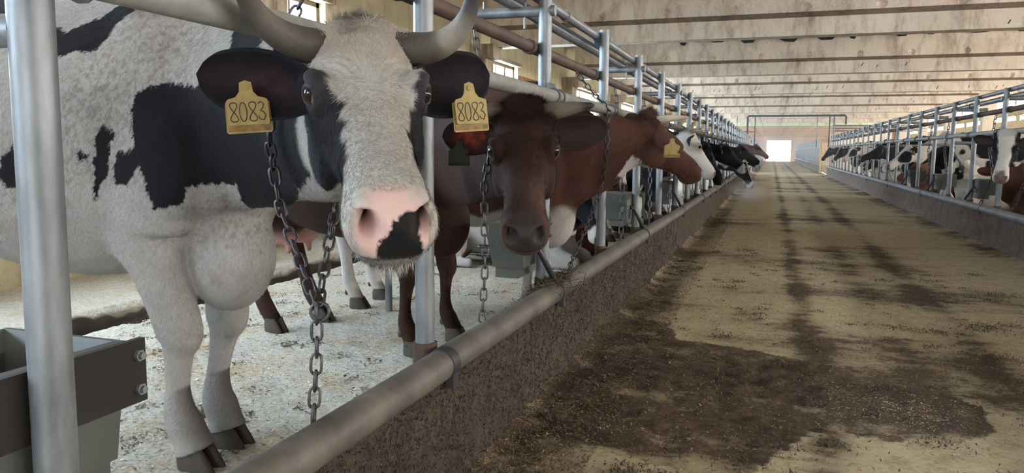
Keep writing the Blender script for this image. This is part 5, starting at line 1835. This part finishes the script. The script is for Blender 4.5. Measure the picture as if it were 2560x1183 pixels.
blk = [("black cow with yellow ear tag reaching over the kerb beside the white-faced one", (-0.75, 10.4, 0.99), (0.55, 0.1, -0.82), 'black', 0.55, 10.8, 22),
       ("black cow with a stubby pale horn and a white spot on the nose", (-0.59, 12.1, 1.06), (0.75, -0.05, -0.62), 'white_nose', 0.5, 12.0, 23),
       ("black cow with a narrow white blaze bending to the kerb by the dust", (-0.45, 15.6, 0.72), (0.5, -0.2, -0.85), 'blaze', 0.4, 15.8, 24),
       ("black cow holding her head level past the bending blazed one", (-0.52, 17.0, 1.08), (0.85, 0.1, -0.5), 'black', 0.5, 17.05, 25),
       ("white-muzzled black cow beyond the level-headed black one", (-0.50, 19.6, 0.95), (0.75, -0.2, -0.6), 'white_nose', 0.35, 19.65, 26),
       ("spotted cow half hidden among far posts on the window side", (-0.75, 28.6, 1.1), (0.8, 0.0, -0.6), 'blaze', -0.1, 28.7, 28)]
for lb, E_, u_, fc, bi_, by, sd in blk:
    L('black_cow' if 'black cow' in lb else 'spotted_cow', lb, E_, u_, (0.6, 0, 0.8), holstein(sd, bi_, 0.02, face=fc), (-2.2, by), -0.1, voxel=0.024, ears=ears2(tagd=YT(), tag_side=-1),
      horns=horns2('short', 0.024, 0.12, PALE_HORN) if sd in (23, 24) else None)
L('brown_cow', 'distant grey-brown cow with head raised over the kerb near the passage', (-0.35, 24.75, 1.16), (0.8, -0.1, -0.55), (0.6, 0, 0.8), brown_coat((0.10, 0.06, 0.05), 9), (-2.0, 24.75), 0.0, voxel=0.026)

# ---- across the aisle: cows face -x
def Rr(name, label, E, u, w, coat, base, heading=PI, **kw):
    kw.setdefault('voxel', 0.02)
    kw.setdefault('ears', ears2())
    return make_cow(name, label, (*base, STALL_Z), heading, E, u, w, coat, **kw)
Rr('spotted_cow', 'white-blazed black cow facing across the aisle with a pink-spotted muzzle', (2.17, 8.70, 1.13), (-0.22, -0.62, -0.75), (-0.2, -0.7, 0.65),
   holstein(31, 0.35, 0.055, muzzle=(0.14, 0.09, 0.09)), (3.75, 9.5), PI + 0.05)
Rr('brown_cow', 'reddish brown cow lying with ears up by a grey-green trough', (3.05, 12.25, 0.80), (0.3, 0.85, -0.4), (0.2, 0.4, 0.9),
   brown_coat(BROWN * np.array([0.85, 1.0, 1.15]), 32), (3.85, 12.03), PI + 0.1, pose='lie', ear_col=(BROWN * 1.1, PINK * 0.3))
Rr('brown_cow', 'dark reddish cow lying at the edge behind the white-blazed black cow', (3.2, 10.5, 0.78), (-0.8, 0.3, -0.5), (-0.4, 0.1, 0.9),
   brown_coat(BROWN * 0.9, 33), (4.0, 10.75), PI, pose='lie', ear_col=(BROWN * 0.8, PINK * 0.3))
Rr('spotted_cow', 'mostly white cow with black patches lying beside a grey-green trough', (3.0, 14.6, 0.80), (-0.6, 0.5, -0.6), (-0.4, 0.3, 0.85),
   holstein(36, -0.12, 0.06, face='patch'), (3.75, 14.75), PI, pose='lie', ears=ears2(tagd=YT(), tag_side=1))
Rr('spotted_cow', 'white cow with black eye patch and spotted flank reaching over the kerb', (2.25, 15.55, 1.06), (-0.78, -0.32, -0.55), (-0.6, -0.15, 0.78),
   holstein(41, -0.16, face='patch', muzzle=(0.10, 0.08, 0.08)), (3.60, 16.05), PI + 0.03, voxel=0.018, ears=ears2(tagd=YT(), tag_side=1))
Rr('brown_cow', 'red-brown cow lying behind the muzzle of the eye-patched white cow', (2.9, 18.6, 0.75), (-0.8, 0.2, -0.5), (-0.5, 0, 0.85),
   brown_coat(BROWN * np.array([0.85, 1.0, 1.15]), 34), (3.7, 18.9), PI, pose='lie', ear_col=(BROWN * 1.1, PINK * 0.3))
Rr('black_cow', 'black cow in profile stretching her head level over the kerb across the aisle', (2.22, 19.3, 1.12), (-0.90, -0.15, -0.38), (-0.4, 0, 0.9), holstein(43, 0.5, face='black'), (3.75, 19.78), PI + 0.03, ears=ears2(tagd=YT(), tag_side=1))
Rr('spotted_cow', 'white-faced cow with a black cheek between black cows across the aisle', (2.2, 24.65, 1.12), (-0.65, -0.35, -0.68), (-0.6, -0.3, 0.7), holstein(44, 0.0, face='patch', muzzle=PINK * 0.8), (3.75, 24.95), PI)
Rr('black_cow', 'black cow with thin white forehead stripe bending towards the kerb across the aisle', (2.15, 28.55, 1.06), (-0.65, -0.25, -0.75), (-0.7, -0.2, 0.65), holstein(45, 0.5, 0.018), (3.7, 28.85), PI, voxel=0.024)
Rr('black_cow', 'farthest all-black cow bending to the kerb across the aisle', (2.05, 32.6, 1.08), (-0.65, -0.2, -0.75), (-0.7, -0.2, 0.65), holstein(46, 0.6, face='black'), (3.7, 32.72), PI, voxel=0.026)
Rr('spotted_cow', 'standing spotted cow between the eye-patched white cow and the level black one', (2.9, 22.0, 0.9), (-0.6, 0.1, -0.8), (-0.8, 0, 0.6), holstein(47, -0.02, 0.05), (4.0, 22.3), PI, voxel=0.024)
Rr('black_cow', 'black cow lying low beside the thin-striped black cow', (2.9, 26.2, 0.75), (-0.7, 0.1, -0.6), (-0.6, 0, 0.8), holstein(48, 0.4, 0.03), (3.8, 26.4), PI, pose='lie', voxel=0.024)

# ---- neck chains
chain([[(-1.055, 1.66, 1.51), (-1.118, 1.615, 1.37), (-1.142, 1.592, 1.30), (-1.122, 1.553, 1.265), (-1.113, 1.533, 1.234), (-1.098, 1.503, 1.19), (-1.094, 1.489, 1.151), (-1.117, 1.519, 1.091), (-1.150, 1.577, 1.02), (-1.135, 1.58, 0.92), (-1.06, 1.535, 0.82), (-0.955, 1.455, 0.715)],
       [(-0.955, 1.455, 0.715), (-0.955, 1.45, 0.60), (-0.955, 1.43, 0.45)],
       [(-1.05, 1.80, 1.04), (-1.04, 1.69, 0.945), (-1.0, 1.58, 0.84), (-0.955, 1.46, 0.715)]],
      'dark steel chain with a ring tethering the horned spotted cow to the kerb', rings=[((-0.952, 1.462, 0.70), (0.3, -0.95, 0.1), 0.021, 0.004)])
chain([[(-1.055, 2.66, 1.51), (-1.01, 2.665, 1.25), (-1.0, 2.66, 1.12), (-0.99, 2.65, 1.03), (-0.985, 2.585, 0.94), (-0.965, 2.55, 0.65), (-0.965, 2.52, 0.45)]],
      'bright steel chain hanging beside the cheek of the dark brown cow', rings=[((-0.965, 2.55, 0.72), (0, 0, 1), 0.024, 0.004)])
chain([[(-1.055, 4.18, 1.51), (-0.985, 4.30, 1.40), (-0.905, 4.42, 1.30), (-0.905, 4.41, 1.229), (-0.905, 4.382, 1.155), (-0.908, 4.39, 1.056), (-0.922, 4.418, 0.96), (-0.945, 4.45, 0.875), (-0.965, 4.46, 0.80), (-0.98, 4.33, 0.70), (-0.98, 4.10, 0.58), (-0.97, 3.77, 0.45)]],
      'steel chain slung from the rusty pipe around the neck of the reddish brown cow')
for k, lb in ((3, 'steel chain hanging by the trough beyond the reddish brown cow'), (4, 'steel chain hanging by the black cow with lowered head'), (5, 'steel chain hanging before the white-faced horned cow')):
    y = post_y(k) + 0.62
    chain([[(-1.055, y, 1.50), (-1.0, y + 0.03, 1.1), (-0.98, y - 0.02, 0.7), (-0.97, y - 0.1, 0.44)]], lb, 0.06, 0.028, 0.0045)
for k, lb in ((-1, 'steel chain hanging by the white-blazed black cow across the aisle'), (0, 'steel chain hanging over the lying reddish brown cow'), (2, 'steel chain hanging between the lying cows across the aisle'), (3, 'steel chain by the spotted flank of the eye-patched cow')):
    y = 10.0912 + POST_D * k + 0.6
    chain([[(XR + 0.06, y, 1.54), (XR + 0.03, y + 0.05, 1.1), (XR + 0.05, y - 0.1, 0.8), (XR, y + 0.15, 0.44)]], lb, 0.065, 0.03, 0.005)
